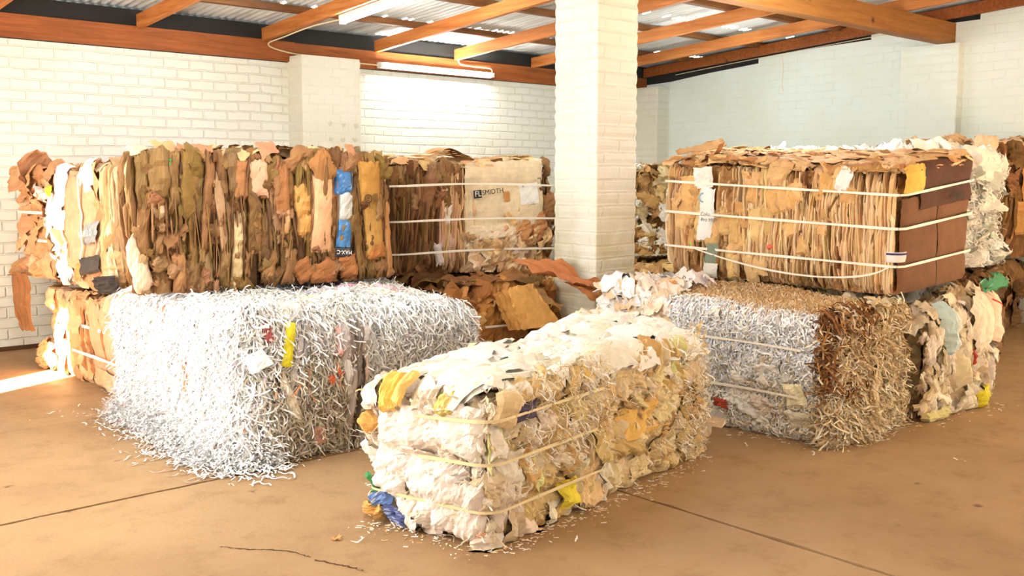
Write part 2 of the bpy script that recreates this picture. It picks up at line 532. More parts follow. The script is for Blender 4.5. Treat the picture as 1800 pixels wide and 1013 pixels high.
# eaves fill between the wall plate and the roof sheets
mb = MB(); mb.box(-0.6, YW - 0.02, 2.53, XR, YW + 0.12, 2.868)
struct(mb.build('trim_4', M_FILL))


# roof of corrugated sheets
def roof_build():
    pitch = 0.0765
    x = np.arange(-0.9, XR + 0.5, pitch / 8)
    ph = 2 * pi * x / pitch
    ysec = [(-3.2, 1.2), (1.15, 4.5), (4.45, 6.9), (6.85, 9.05)]
    for k, (ya, yb) in enumerate(ysec):
        ys = np.linspace(ya, yb, 24)
        P = np.zeros((len(x), len(ys), 3))
        P[..., 0] = x[:, None]; P[..., 1] = ys[None]
        lift = 0.006 * (k % 2)
        P[..., 2] = zb(P[..., 1]) + 0.115 + 0.06 + 0.014 + 0.0145 * np.sin(ph)[:, None] + lift
        m = MB(); n, mm = P.shape[:2]
        i = np.arange(n * mm).reshape(n, mm)
        q = np.stack([i[:-1, :-1], i[1:, :-1], i[1:, 1:], i[:-1, 1:]], -1)
        keep = np.ones(q.shape[:2], bool)
        # lapped edges that have opened up at the crests let daylight through
        if k == 3:
            for c in range(0, n - 1, 8):
                if rng.random() < 0.5:
                    keep[c + 1:c + 3, 12] = False
        if k == 2:
            for c in range(0, n - 1, 8):
                if rng.random() < 0.35:
                    keep[c + 1:c + 3, 20] = False
        m.add(P.reshape(-1, 3), q[keep])
        o = m.build('ceiling' if k == 0 else 'ceiling_sheet', M_ROOF, None if k == 0 else roof_build.o, smooth=True)
        if k == 0:
            roof_build.o = struct(o)


roof_build()


def sloped(x0, x1, y0, y1, depth, dz=0.0):
    """rafter between y0 (high) and y1 (low)"""
    return [(x0, y0, zb(y0) + dz), (x1, y0, zb(y0) + dz), (x1, y1, zb(y1) + dz), (x0, y1, zb(y1) + dz),
            (x0, y0, zb(y0) + depth + dz), (x1, y0, zb(y0) + depth + dz), (x1, y1, zb(y1) + depth + dz), (x0, y1, zb(y1) + depth + dz)]


# wall plate beams
mb = MB(); mb.box(-0.55, 8.755, 2.535, 4.98, 8.80, 2.725)
tag(mb.build('wall_plate_beam', M_BEAM), 'orange-brown timber beam along the top of the left wall, end near the first pilaster', 'beam', 'timber wall plates')
mb = MB(); mb.box(4.985, 8.765, 2.535, XR - 0.02, 8.80, 2.72)
tag(mb.build('wall_plate_beam', M_BEAM), 'timber beam behind the lit fluorescent tube, running to the corner', 'beam', 'timber wall plates')
# rafters
RX = [(2.26, 'timber rafter at the far top left corner of the photo'),
      (3.44, 'short red-brown rafter left of the rafter with the lamp'),
      (4.63, 'rafter carrying the upper fluorescent lamp and its cable'),
      (5.90, 'rafter landing on the beam just left of the wall lamp'),
      (6.95, 'rafter landing above the right end of the wall lamp'),
      (8.10, 'rafter landing just left of the brick pillar'),
      (9.20, 'rafter emerging low on the right side of the pillar, above the wall rafter')]
for x, lab in RX:
    mb = MB(); mb.hexa(sloped(x, x + 0.05, -3.0, 8.75, 0.115))
    tag(mb.build('roof_rafter', M_RAFTER), lab, 'rafter', 'timber roof rafters')
mb = MB(); mb.hexa(sloped(10.1, 10.15, -3.0, 8.75, 0.115, 0.02))
tag(mb.build('roof_rafter', M_BEAM), 'dark red-brown rafter following the sloping top of the right wall', 'rafter', 'timber roof rafters')
# main beam on pillar and right wall pier
mb = MB(); mb.box(-0.6, 4.70, 2.768, XR + 0.02, 4.84, 2.975)
tag(mb.build('main_beam', M_BIGBEAM), 'heavy timber beam resting on the brick pillar and the right wall pier', 'beam')
# purlins
for k, (y, lab) in enumerate(((8.04, 'purlin nearest the left wall, under the corrugated sheets'), (7.0, 'second purlin out from the left wall'),
                              (5.95, 'third purlin out from the left wall'), (3.7, 'purlin on the near side of the heavy beam'), (2.4, 'purlin nearest the camera overhead'))):
    mb = MB(); z0 = zb(y) + 0.115
    mb.box(-0.6, y - 0.035, z0, XR, y + 0.035, z0 + 0.058)
    tag(mb.build('roof_purlin', M_PURLIN), lab, 'purlin', 'roof purlins')

# ------------------------------------------------------------------ fluorescent lamps and wiring
M_TUBE, nt, b = new_mat('lit_tube', 0.3)
b.inputs['Emission Color'].default_value = (1.0, 1.0, 0.97, 1)
b.inputs['Emission Strength'].default_value = 130.0
M_FIT, _, _ = new_mat('white_enamel', 0.35, tuple(lin((235, 235, 228))))
M_CABLE, _, _ = new_mat('cream_cable', 0.5, tuple(lin((225, 205, 165))))


def lamp(label, p0, p1, back, down):
    """batten lamp from p0 to p1; back = side of the body, down = where the tube hangs"""
    p0, p1 = Vector(p0), Vector(p1)
    root = empty('fluorescent_lamp', (p0 + p1) / 2, label, 'lamp', 'fluorescent lamps')
    c = root.location.copy()
    t = (p1 - p0).normalized(); a = Vector(back).normalized(); d = Vector(down).normalized()
    L = (p1 - p0).length / 2

    def bx(m, s0, s1, a0, a1, d0, d1):
        m.hexa([tuple(t * s + a * aa + d * dd) for dd in (d0, d1) for s, aa in ((s0, a0), (s1, a0), (s1, a1), (s0, a1))])
    m = MB(); bx(m, -L, L, 0.0, 0.05, -0.03, 0.03)
    m.build('lamp_body', M_FIT, root)
    for s in (-1, 1):
        m = MB(); bx(m, s * (L - 0.03), s * (L + 0.004), -0.04, 0.004, -0.024, 0.024)
        m.build('lamp_holder', M_FIT, root)
    m = MB(); m.tube([tuple(t * s * (L - 0.03) + a * -0.02) for s in np.linspace(-1, 1, 9)], 0.0165, 14)
    m.build('lamp_tube', M_TUBE, root, smooth=True)
    return root


lamp('bright fluorescent tube lamp fixed to the beam on the left wall', (5.93, 8.70, 2.575), (7.45, 8.70, 2.572), (0, 1, 0), (0, 0, -1))
lamp('fluorescent tube lamp hung along a rafter at the top of the photo', (4.715, 7.48, zb(7.48) - 0.035), (4.715, 6.0, zb(6.0) - 0.035), (0, 0, 1), (1, 0, 0))


def cable(name, pts, r, label, n=8):
    m = MB(); m.tube(spline(pts, n), r, 6)
    tag(m.build(name, M_CABLE, smooth=True), label, 'cable')


cable('power_cable', [(4.71, 7.47, 2.765), (4.66, 7.9, 2.745), (4.645, 8.4, 2.70), (4.66, 8.66, 2.685), (4.70, 8.73, 2.66), (4.80, 8.74, 2.635), (4.95, 8.74, 2.615),
                      (5.2, 8.735, 2.60), (5.55, 8.735, 2.58), (5.92, 8.73, 2.575)], 0.007, 'cream cable looping from the rafter lamp down the beam to the wall lamp')
cable('power_cable', [(7.45, 8.72, 2.58), (7.47, 8.72, 2.62), (7.43, 8.725, 2.65), (7.2, 8.735, 2.655), (7.03, 8.735, 2.665), (6.99, 8.735, 2.71)], 0.007,
      'short cream cable rising from the right end of the wall lamp')
cable('thin_wire', [(10.085, 8.2, 2.72), (10.085, 7.2, 2.80), (10.085, 6.2, 2.87), (10.085, 5.3, 2.93)], 0.004, 'thin wire strung along the rafter on the right wall')
cable('thin_wire', [(10.19, 6.72, 2.84), (10.195, 6.70, 2.7), (10.2, 6.71, 2.5), (10.2, 6.69, 2.42)], 0.003, 'short wire end dangling down the right wall')


# ------------------------------------------------------------------ bales
def tri(x): return 2 * np.abs(x - np.floor(x + 0.5)) * 2 - 1


class Bale:
    def __init__(s, label, near, yaw, lx, ly, z0, z1, tilt=(0, 0, 0, 0), toptilt=(0, 0, 0, 0), r=0.05, rt=0.05,
                 straps=(), pinch=0.012, bulge=0.015, seed=1, group=None, skew=0.0):
        s.rng = np.random.default_rng(seed)
        s.a = R(yaw); s.lx, s.ly, s.z0, s.H = lx, ly, z0, z1 - z0
        s.near = np.array(near, float)
        s.ux = np.array([math.cos(s.a), math.sin(s.a)]); s.uy = np.array([-math.sin(s.a + R(skew)), math.cos(s.a + R(skew))])
        c = s.near + s.ux * lx / 2 + s.uy * ly / 2
        s.loc = np.array([c[0], c[1], z0])
        s.tilt, s.toptilt, s.r, s.rt = tilt, toptilt, r, rt
        s.straps, s.pinch, s.bulge = straps, pinch, bulge
        s.ph = s.rng.uniform(0, 2 * pi, 12)
        s.root = empty('paper_bale', tuple(s.loc), label, 'bale', group)
        s.n_own = 0; s.last = None
        s.parts = []        # (area, name, mat, V, Q, C, smooth, visible, label)

    # --- surface
    def world(s, x, y, z):
        u = np.clip(x / s.lx, 0, 1); v = np.clip(y / s.ly, 0, 1); w = z / s.H
        n, r_, l, b = s.tilt; tn, tr, tl, tb = s.toptilt
        dz = (n * (1 - u) * (1 - v) + r_ * u * (1 - v) + l * (1 - u) * v + b * u * v) + w * (tn * (1 - u) * (1 - v) + tr * u * (1 - v) + tl * (1 - u) * v + tb * u * v)
        X = s.near[0] + s.ux[0] * x + s.uy[0] * y - s.loc[0]
        Y = s.near[1] + s.ux[1] * x + s.uy[1] * y - s.loc[1]
        return np.stack([X, Y, np.maximum(z + dz, 0.003 - s.z0)], -1)

    def plan(s, q):
        lx, ly, r = s.lx, s.ly, s.r
        per = 2 * (lx + ly)
        q = np.mod(q, per)
        cs = [0, lx, lx + ly, 2 * lx + ly, per]
        x = np.where(q < lx, q, np.where(q < lx + ly, lx, np.where(q < 2 * lx + ly, 2 * lx + ly - q, 0)))
        y = np.where(q < lx, 0, np.where(q < lx + ly, q - lx, np.where(q < 2 * lx + ly, ly, per - q)))
        nx = np.where((q >= lx) & (q < lx + ly), 1.0, np.where(q >= 2 * lx + ly, -1.0, 0.0))
        ny = np.where(q < lx, -1.0, np.where((q >= lx + ly) & (q < 2 * lx + ly), 1.0, 0.0))
        for k, (cx, cy, ang) in enumerate(((r, r, 225), (lx - r, r, 315), (lx - r, ly - r, 45), (r, ly - r, 135))):
            for base in ((cs[k],) if k else (0, per)):
                e = q - base
                m = np.abs(e) < r
                th = np.radians(ang + np.clip(e / r, -1, 1) * 45)
                x = np.where(m, cx + r * np.cos(th), x); y = np.where(m, cy + r * np.sin(th), y)
                nx = np.where(m, np.cos(th), nx); ny = np.where(m, np.sin(th), ny)
        return x, y, nx, ny

    def bul(s, q, t):
        p = s.ph
        b = s.bulge * (np.sin(3.1 * q + p[0]) * np.sin(4.7 * t + p[1]) + 0.6 * np.sin(6.7 * q + 3 * t + p[2]) + 0.5 * np.sin(9 * t - 5 * q + p[3]))
        for z in s.straps: b = b - s.pinch * np.exp(-((t - z) / 0.035) ** 2)
        return b

    def S(s, q, t, d, pinch=True):
        x, y, nx, ny = s.plan(np.asarray(q, float))
        t = np.maximum(t, 0.0)
        rt = s.rt
        sa = t - (s.H - rt)
        ph = np.clip(sa / rt, 0, pi / 2)
        over = np.maximum(sa - rt * pi / 2, 0)
        inset = rt * (1 - np.cos(ph)) + over
        z = np.where(sa <= 0, t, s.H - rt + rt * np.sin(ph))
        bot = np.maximum(0.03 - t, 0)
        inset = inset + bot * 0.5
        d = d + (s.bul(q, t) if pinch else 0)
        k = d * np.cos(ph) - inset
        return s.world(x + nx * k, y + ny * k, z + d * np.sin(ph))

    def T(s, x, y, d):
        e = np.minimum(np.minimum(x, s.lx - x), np.minimum(y, s.ly - y))
        rt = s.rt
        e = np.clip(e, 0, rt)
        drop = rt - np.sqrt(np.maximum(rt * rt - (rt - e) ** 2, 0))
        p = s.ph
        b = s.bulge * (np.sin(4 * x + p[4]) * np.sin(5 * y + p[5]) + 0.6 * np.sin(8 * x - 6 * y + p[6]))
        return s.world(x, y, s.H - drop + d + b)

    # --- pieces
    def core(s, name, mat, c, d=-0.035, rough=0.012):
        per = 2 * (s.lx + s.ly)
        nq = int(per / 0.03); nt_ = int(s.H / 0.03)
        q, t = np.meshgrid(np.linspace(0, per, nq + 1), np.linspace(0, s.H, nt_ + 1), indexing='ij')
        nz = s.rng.normal(0, rough, q.shape); nz[-1] = nz[0]
        m = MB(); m.grid(s.S(q, t, d + nz), lin(c))
        x, y = np.meshgrid(np.linspace(0.02, s.lx - 0.02, int(s.lx / .04) + 2), np.linspace(0.02, s.ly - 0.02, int(s.ly / .04) + 2), indexing='ij')
        m.grid(s.T(x, y, d + s.rng.normal(0, rough, x.shape)), lin(c))
        return m.build(name, mat, s.root)

    def sheet(s, name, q0, t0, w, h, c, d0=0.0, ang=0.0, nx=8, ny=10, amp=0.012, freq=9.0, curve=0.0, tx=0.0, ty=0.0, tuck=0.02, jag=0.06,
              wav=0.0, mat=None, top=False, smooth=False, label=None, vis=True, own=False, cj=0.0, edge_p=6):
        g = s.rng
        A, B = np.meshgrid(np.linspace(-1, 1, nx + 1), np.linspace(-1, 1, ny + 1), indexing='ij')
        ja = g.uniform(-1, 1, ny + 1); jb = g.uniform(-1, 1, nx + 1)
        jl = g.uniform(-1, 1, ny + 1); jt = g.uniform(-1, 1, nx + 1)
        side = np.where(A > 0, ja[None, :], jl[None, :]); end = np.where(B > 0, jb[:, None], jt[:, None])
        X = A * w / 2 * (1 + jag * side * np.abs(A)); Y = B * h / 2 * (1 + jag * end * np.abs(B))
        D = np.zeros_like(X)
        am = amp
        fr = freq
        for i in range(3):
            th = g.uniform(0, pi); f0 = fr * g.uniform(0.7, 1.4)
            D += am * tri((X * math.cos(th) + Y * math.sin(th)) * f0 + g.uniform(0, 1))
            am *= 0.6; fr *= 1.8
        if amp > 0: D += g.normal(0, amp * 0.18, D.shape)
        D += curve * (1 - A * A) + tx * A + ty * B
        D -= tuck * np.maximum(np.abs(A) ** edge_p, np.abs(B) ** edge_p)
        if wav: X = X + wav * np.sin(Y * 14 + g.uniform(0, 6)) + wav * 0.6 * np.sin(Y * 31 + g.uniform(0, 6))
        ca, sa = math.cos(ang), math.sin(ang)
        XX = X * ca - Y * sa; YY = X * sa + Y * ca
        if top: P = s.T(np.clip(q0 + XX, -0.03, s.lx + 0.03), np.clip(t0 + YY, -0.03, s.ly + 0.03), d0 + D)
        else: P = s.S(q0 + XX, t0 + YY, d0 + D)
        m = MB(); cc = np.asarray(c, float)
        m.grid(P if not top else P[:, ::-1], lin(np.clip(cc, 0, 255)))
        if own:
            s.last = m.build(name, mat or M_CARD, s.root, smooth=smooth); s.n_own += 1
            if label: s.last['label'] = label
        else: s.parts.append([w * h, name, mat or M_CARD, m, smooth, vis, label, own])
        return P

    def strap(s, t, wd=0.013, d=0.012, sag=0.0, name='strap', q=None, label=None, mat=None):
        per = 2 * (s.lx + s.ly)
        n = int(per / 0.03)
        q = np.linspace(0, per, n + 1) if q is None else q
        tt = np.asarray(t + sag * np.sin(q * 3 + s.ph[7]) + 0 * q)
        dd = d + 0.6 * s.bulge * np.sin(3.1 * q + s.ph[0])
        wj = wd * (1 + 0.15 * np.sin(q * 9 + t * 30))
        th = 0.0012
        rows = [s.S(q, tt - wj / 2, dd, False), s.S(q, tt + wj / 2, dd, False), s.S(q, tt + wj / 2, dd - th, False), s.S(q, tt - wj / 2, dd - th, False), s.S(q, tt - wj / 2, dd, False)]
        m = MB(); m.grid(np.stack(rows))
        o = m.build(name, mat or M_STRAP, s.root, smooth=False)
        if label: o['label'] = label
        return o

    def shreds(s, n, cfun, qr, tr, top=False, ln=(0.06, 0.2), wd=(0.003, 0.005), drape=0.7, d=(0.0, 0.04), lift=0.05, curl=0.015, seg=6, tdist=None):
        """n curly paper strips, returned as arrays"""
        g = s.rng
        q0 = g.uniform(*qr, n); t0 = g.uniform(*tr, n)
        L = g.uniform(*ln, n)
        if top: ang = g.uniform(0, 2 * pi, n)
        else: ang = -pi / 2 + g.normal(0, 1 - drape + 0.15, n) * 1.3
        k = np.linspace(-0.5, 0.5, seg + 1)[None]
        bend = g.normal(0, 0.9, n)[:, None]
        a = ang[:, None] + bend * k + 0.5 * np.sin(k * 9 + g.uniform(0, 6, n)[:, None]) * g.uniform(0.2, 1, n)[:, None]
        dx = np.cos(a) * L[:, None] / seg; dy = np.sin(a) * L[:, None] / seg
        X = np.cumsum(dx, 1); X -= X.mean(1, keepdims=True); Y = np.cumsum(dy, 1); Y -= Y.mean(1, keepdims=True)
        D = g.uniform(*d, n)[:, None] + curl * np.sin(k * g.uniform(4, 12, n)[:, None] + g.uniform(0, 6, n)[:, None]) + (g.random(n) < 0.35)[:, None] * lift * g.random(n)[:, None] * (k + 0.5) ** 2
        W = g.uniform(*wd, n)[:, None] / 2
        tw = g.uniform(0, 2 * pi, n)[:, None] + k * g.normal(0, 2.5, n)[:, None]
        px, py = -np.sin(a) * np.cos(tw) * W, np.cos(a) * np.cos(tw) * W
        pd = np.sin(tw) * W
        fn = s.T if top else s.S
        if top: cl = lambda a_, b_: (np.clip(a_, 0.0, s.lx), np.clip(b_, 0.0, s.ly))
        else: cl = lambda a_, b_: (a_, b_)
        Aq = cl(q0[:, None] + X + px, t0[:, None] + Y + py); Bq = cl(q0[:, None] + X - px, t0[:, None] + Y - py)
        P = np.stack([fn(*Aq, D + pd), fn(*Bq, D - pd)], 2)        # n, seg+1, 2, 3
        C = cfun(q0, t0, g, n)
        return P, C

    def finish(s, limit, rest_name, flat_mats=True):
        vis = sorted([p for p in s.parts if p[5] and not p[7]], key=lambda p: -p[0])
        k = max(limit - s.n_own, 0)
        big = vis[:k]
        rest = vis[k:] + [p for p in s.parts if not p[5]]
        for a, name, mat, m, sm, v, lab, ow in big:
            o = m.build(name, mat, s.root, smooth=sm)
            if lab: o['label'] = lab
        by = {}
        for p in rest: by.setdefault((p[2].name, p[4]), []).append(p)
        for k, (key, ps) in enumerate(by.items()):
            M = MB()
            for p in ps: M.add(np.vstack(p[3].V), np.vstack(p[3].Q), np.vstack(p[3].C))
            nm = rest_name if 'card' in key[0] else 'paper_scraps'
            o = M.build(nm, ps[0][2], s.root, smooth=key[1]); o['kind'] = 'stuff'
        return s.root


def ribbons(name, sets, mat, parent=None):
    V, Q, C, n0 = [], [], [], 0
    for P, Cc in sets:
        n, k = P.shape[:2]
        V.append(P.reshape(-1, 3)); C.append(np.repeat(Cc, k * 2, 0))
        b = (np.arange(n)[:, None] * k + np.arange(k - 1)[None]) * 2
        Q.append(np.stack([b, b + 1, b + 3, b + 2], -1).reshape(-1, 4) + n0)
        n0 += n * k * 2
    o = mesh_obj(name, np.vstack(V), np.vstack(Q), mat, np.vstack(C), parent, smooth=True)
    o['kind'] = 'stuff'
    return o


def pal(cols, jit=10):
    cols = np.array(cols, float)
    def f(g):
        c = cols[g.integers(len(cols))]
        return c * (1 + g.normal(0, jit / 255)) + g.normal(0, jit * 0.25, 3)
    return f


def shred_cols(cols, p, jit=0.05):
    cols = np.array([lin(c) for c in cols]); p = np.array(p, float) / np.sum(p)
    def f(q, t, g, n):
        return np.clip(cols[g.choice(len(cols), n, p=p)] * (1 + g.normal(0, jit, (n, 1))), 0, 0.95)
    return f


BROWN = [(134, 97, 58), (122, 86, 49), (144, 106, 66), (108, 74, 42), (158, 120, 80), (130, 98, 52), (142, 100, 63)]
TAN = [(228, 194, 148), (220, 182, 134), (234, 204, 162), (212, 172, 124), (238, 214, 176), (222, 188, 134), (206, 162, 118)]
DARKB = [(106, 74, 44), (122, 88, 54), (90, 62, 37), (136, 100, 62)]
CREAM = [(226, 214, 190), (216, 200, 170), (230, 220, 202), (208, 188, 154), (226, 212, 190), (200, 178, 142), (220, 202, 182)]
WHITEP = [(240, 238, 232), (232, 230, 222), (244, 242, 238), (226, 220, 208), (236, 232, 214)]
GREYP = [(214, 204, 186), (226, 218, 204), (200, 190, 172), (232, 228, 218), (206, 186, 150), (190, 178, 160)]


def edge_field(b, n, qr, pals, wr=(0.008, 0.035), hr=(0.1, 0.6), dr=(-0.02, 0.03), lean=0.06, mat=None, name='cardboard_sheet', vis=True, tr=None):
    """upright sheet edges packed side by side"""
    g = b.rng
    for i in range(n):
        w = g.uniform(*wr); h = g.uniform(*hr) * b.H
        t = g.uniform(h / 2, b.H - h / 2 + 0.02) if tr is None else g.uniform(*tr)
        b.sheet(name, g.uniform(*qr), t, w, h, pals(g), d0=g.uniform(*dr), ang=g.normal(0, lean), nx=5, ny=max(6, int(h / 0.035)), amp=0.002 + 0.05 * w, freq=6, curve=w * 0.15,
                tx=g.normal(0, w * 0.25), ty=g.normal(0, 0.006), tuck=0.035, jag=0.12, wav=g.uniform(0, 0.005), mat=mat, vis=vis, edge_p=5)


def crumple_field(b, n, qr, tr, pals, sr=(0.05, 0.22), ar=(0.5, 2.0), dr=(-0.015, 0.03), amp=0.014, mat=None, name='paper_sheet', vis=True, top=False, tilt=0.02, ang=None, jag=0.22, colf=None, nn=9):
    g = b.rng
    for i in range(n):
        w = g.uniform(*sr); h = w * g.uniform(*ar)
        q0, t0 = g.uniform(*qr), g.uniform(*tr)
        c = pals(g) if colf is None else colf(q0, t0, g)
        a = g.uniform(-pi, pi) if ang is None else g.normal(ang[0], ang[1])
        b.sheet(name, q0, t0, w, h, c, d0=g.uniform(*dr), ang=a, nx=nn, ny=nn, amp=amp * min(1.0, w / 0.12), freq=g.uniform(5, 11),
                curve=g.normal(0, 0.006), tx=g.normal(0, tilt) * w / 0.12, ty=g.normal(0, tilt) * w / 0.12, tuck=0.02, jag=jag, mat=mat or M_PAPER, vis=vis, top=top)


def text_obj(name, body, size, P, X, N, mat, parent, label=None):
    """flat lettering at local point P, reading along X, facing N"""
    cu = bpy.data.curves.new(name, 'FONT')
    cu.body = body; cu.size = size; cu.extrude = 0.0004
    cu.align_x = 'CENTER'; cu.align_y = 'CENTER'
    cu.materials.append(mat)
    o = bpy.data.objects.new(name, cu)
    COL.objects.link(o)
    X = Vector(X).normalized(); N = Vector(N); N = (N - X * N.dot(X)).normalized(); Y = N.cross(X)
    from mathutils import Matrix
    mw = Matrix(((X.x, Y.x, N.x, P[0]), (X.y, Y.y, N.y, P[1]), (X.z, Y.z, N.z, P[2]), (0, 0, 0, 1)))
    dg = bpy.context.evaluated_depsgraph_get(); dg.update()
    me = bpy.data.meshes.new_from_object(o.evaluated_get(dg))
    if not me.materials: me.materials.append(mat)
    bpy.data.objects.remove(o)
    o = bpy.data.objects.new(name, me)
    COL.objects.link(o)
    o.matrix_basis = mw
    o.parent = parent
    if label: o['label'] = label
    return o


# ================================================================== 1 front bale of crumpled paper
def bale_front():
    b = Bale('cream bale of crumpled mixed paper alone in front, nearest the camera', (2.36, 2.775), 10, 1.70, 0.66, 0, 0.63,
             toptilt=(-0.01, 0.02, -0.06, 0.07), r=0.06, rt=0.09, straps=(0.14, 0.33, 0.49), pinch=0.02, bulge=0.016, seed=11)
    b.core('packed_paper', M_PAPER, (190, 170, 136), d=-0.06, rough=0.02)
    lx, ly, H = b.lx, b.ly, b.H
    pc = pal(CREAM, 7)
    st = pal([(206, 178, 124), (196, 166, 110), (214, 192, 146), (218, 200, 162), (186, 152, 98), (210, 184, 134)], 7)
    pk = pal([(228, 214, 202), (224, 208, 194), (232, 222, 212), (212, 194, 174), (222, 208, 194)], 6)
    odd = [(86, 74, 92), (230, 196, 110), (220, 170, 140), (160, 168, 158), (206, 206, 140)]

    def cf(q, t, g):
        if g.random() < 0.012: return np.array(odd[g.integers(len(odd))], float)
        if q < 0: return pk(g)
        k = 0.25 + 0.4 * (q > 0.9) * (t < 0.42) + 0.3 * (q > 0.2)
        return st(g) if g.random() < k else pc(g)
    crumple_field(b, 80, (-ly - 0.02, lx + 0.02), (0.0, H), pc, (0.12, 0.28), (0.5, 1.3), (-0.045, -0.005), 0.014, colf=cf, tilt=0.012, jag=0.10, nn=14)
    crumple_field(b, 150, (-ly - 0.02, lx + 0.02), (0.0, H), pc, (0.06, 0.17), (0.5, 2.0), (-0.02, 0.018), 0.014, colf=cf, tilt=0.016, jag=0.12, nn=12)
    crumple_field(b, 150, (-ly, lx), (0.0, H + 0.03), pc, (0.025, 0.07), (0.6, 3.0), (-0.015, 0.02), 0.012, colf=cf, tilt=0.016, jag=0.14)
    crumple_field(b, 60, (lx, lx + ly + lx), (0, H), pc, (0.12, 0.25), (0.6, 1.6), vis=False)
    # the big creased paper sheets on the end facing left
    for (q, t, w, h, a) in ((-0.42, 0.44, 0.34, 0.20, 0.15), (-0.18, 0.46, 0.26, 0.22, -0.3), (-0.30, 0.20, 0.24, 0.26, 0.2), (-0.10, 0.13, 0.17, 0.22, 0.1), (-0.52, 0.24, 0.18, 0.24, -0.2)):
        b.sheet('paper_sheet', q, t, w, h, pk(b.rng), d0=0.022, ang=a, nx=18, ny=18, amp=0.010, freq=7, curve=0.010, tuck=0.03, jag=0.07, mat=M_PAPER)
    # flat white sheets lying over the top
    tp = pal([(232, 230, 220), (226, 220, 204), (236, 234, 228), (216, 206, 184)], 6)
    g = b.rng
    for i in range(150):
        w = g.uniform(0.10, 0.34); h = w * g.uniform(0.35, 0.9)
        b.sheet('paper_sheet', g.uniform(0.02, lx - 0.04), g.uniform(0.03, ly - 0.02), w, h, tp(g), d0=g.uniform(-0.01, 0.022), ang=g.normal(0.15, 0.4), nx=10, ny=8, amp=0.007, freq=6,
                curve=0.008, tx=g.normal(0, 0.005), ty=g.normal(0, 0.014), tuck=0.016, jag=0.10, mat=M_PAPER, top=True)
    # strong colours seen in the photograph
    b.sheet('paper_sheet', -0.50, 0.585, 0.07, 0.14, (238, 196, 98), d0=0.05, ang=0.2, amp=0.01, mat=M_PAPER, label='orange-yellow torn sheet', own=True)
    b.sheet('paper_sheet', -0.43, 0.60, 0.05, 0.11, (240, 204, 120), d0=0.05, ang=-0.25, amp=0.01, mat=M_PAPER, own=True, label='pale yellow torn sheet')
    b.sheet('paper_sheet', 0.52, 0.10, 0.12, 0.11, (226, 206, 66), d0=0.03, ang=0.2, amp=0.014, mat=M_PAPER, label='yellow crumpled sheet', own=True)
    b.sheet('paper_sheet', 0.21, 0.505, 0.15, 0.075, (76, 64, 82), d0=0.045, ang=0.12, amp=0.01, mat=M_PAPER, label='dark purple scrap', own=True)
    b.sheet('paper_sheet', 0.10, 0.53, 0.13, 0.13, (206, 180, 136), d0=0.045, ang=-0.3, amp=0.008, curve=0.02, mat=M_PAPER, label='smooth tan envelope', own=True)
    b.sheet('plastic_bag', -0.57, 0.10, 0.11, 0.07, (88, 116, 170), d0=0.035, ang=0.3, amp=0.014, mat=M_PLASTIC, label='blue and white crumpled bag', own=True)
    b.sheet('plastic_bag', -0.47, 0.05, 0.14, 0.06, (70, 80, 128), d0=0.04, ang=-0.2, amp=0.014, mat=M_PLASTIC, label='dark blue bag', own=True)
    b.sheet('paper_sheet', -0.62, 0.04, 0.16, 0.07, (206, 156, 88), d0=0.045, ang=0.2, amp=0.018, mat=M_CARD, label='brown crumpled wrapper', own=True)
    b.sheet('paper_sheet', -0.64, 0.16, 0.03, 0.10, (70, 140, 86), d0=0.03, amp=0.008, mat=M_PAPER, label='green scrap', own=True)
    b.sheet('paper_sheet', -0.60, 0.46, 0.10, 0.06, (200, 150, 80), d0=0.045, ang=-0.7, amp=0.012, mat=M_CARD, label='brown paper scrap at the corner', own=True)
    b.sheet('paper_sheet', -0.22, 0.56, 0.10, 0.10, (206, 186, 110), d0=0.03, ang=0.3, amp=0.012, mat=M_PAPER, label='mustard sheet', own=True)
    b.sheet('paper_sheet', 1.10, 0.30, 0.36, 0.16, (206, 164, 88), d0=0.02, ang=0.1, amp=0.012, nx=14, ny=10, mat=M_PAPER, label='yellow stained sheets', own=True)
    sc = shred_cols([(238, 230, 212), (222, 204, 168), (206, 176, 124), (240, 238, 232)], [3, 3, 2, 2])
    sets = [b.shreds(380, sc, (-ly, lx), (0.0, H), ln=(0.02, 0.09), wd=(0.003, 0.007), drape=0.4, d=(0.0, 0.045)),
            b.shreds(220, sc, (0.2, 0.8), (0.28, H), ln=(0.05, 0.14), wd=(0.003, 0.006), drape=0.6, d=(0.02, 0.05)),
            b.shreds(240, sc, (lx - 0.3, lx + 0.1), (0.05, H), ln=(0.03, 0.1), wd=(0.004, 0.008), drape=0.4, d=(0.02, 0.06))]
    ribbons('shredded_paper', sets, M_SHRED, b.root)
    b.finish(95, 'cardboard_scraps')
    b.strap(0.145, 0.012, 0.02, 0.008, q=np.linspace(-ly, 0.75, 60), mat=M_STRAP_C); b.strap(0.335, 0.013, 0.022, 0.006, q=np.linspace(-0.35, 0.7, 50), mat=M_STRAP_C); b.strap(0.505, 0.012, 0.024, 0.006, q=np.linspace(-0.5, 0.75, 50), mat=M_STRAP_C)
    return b


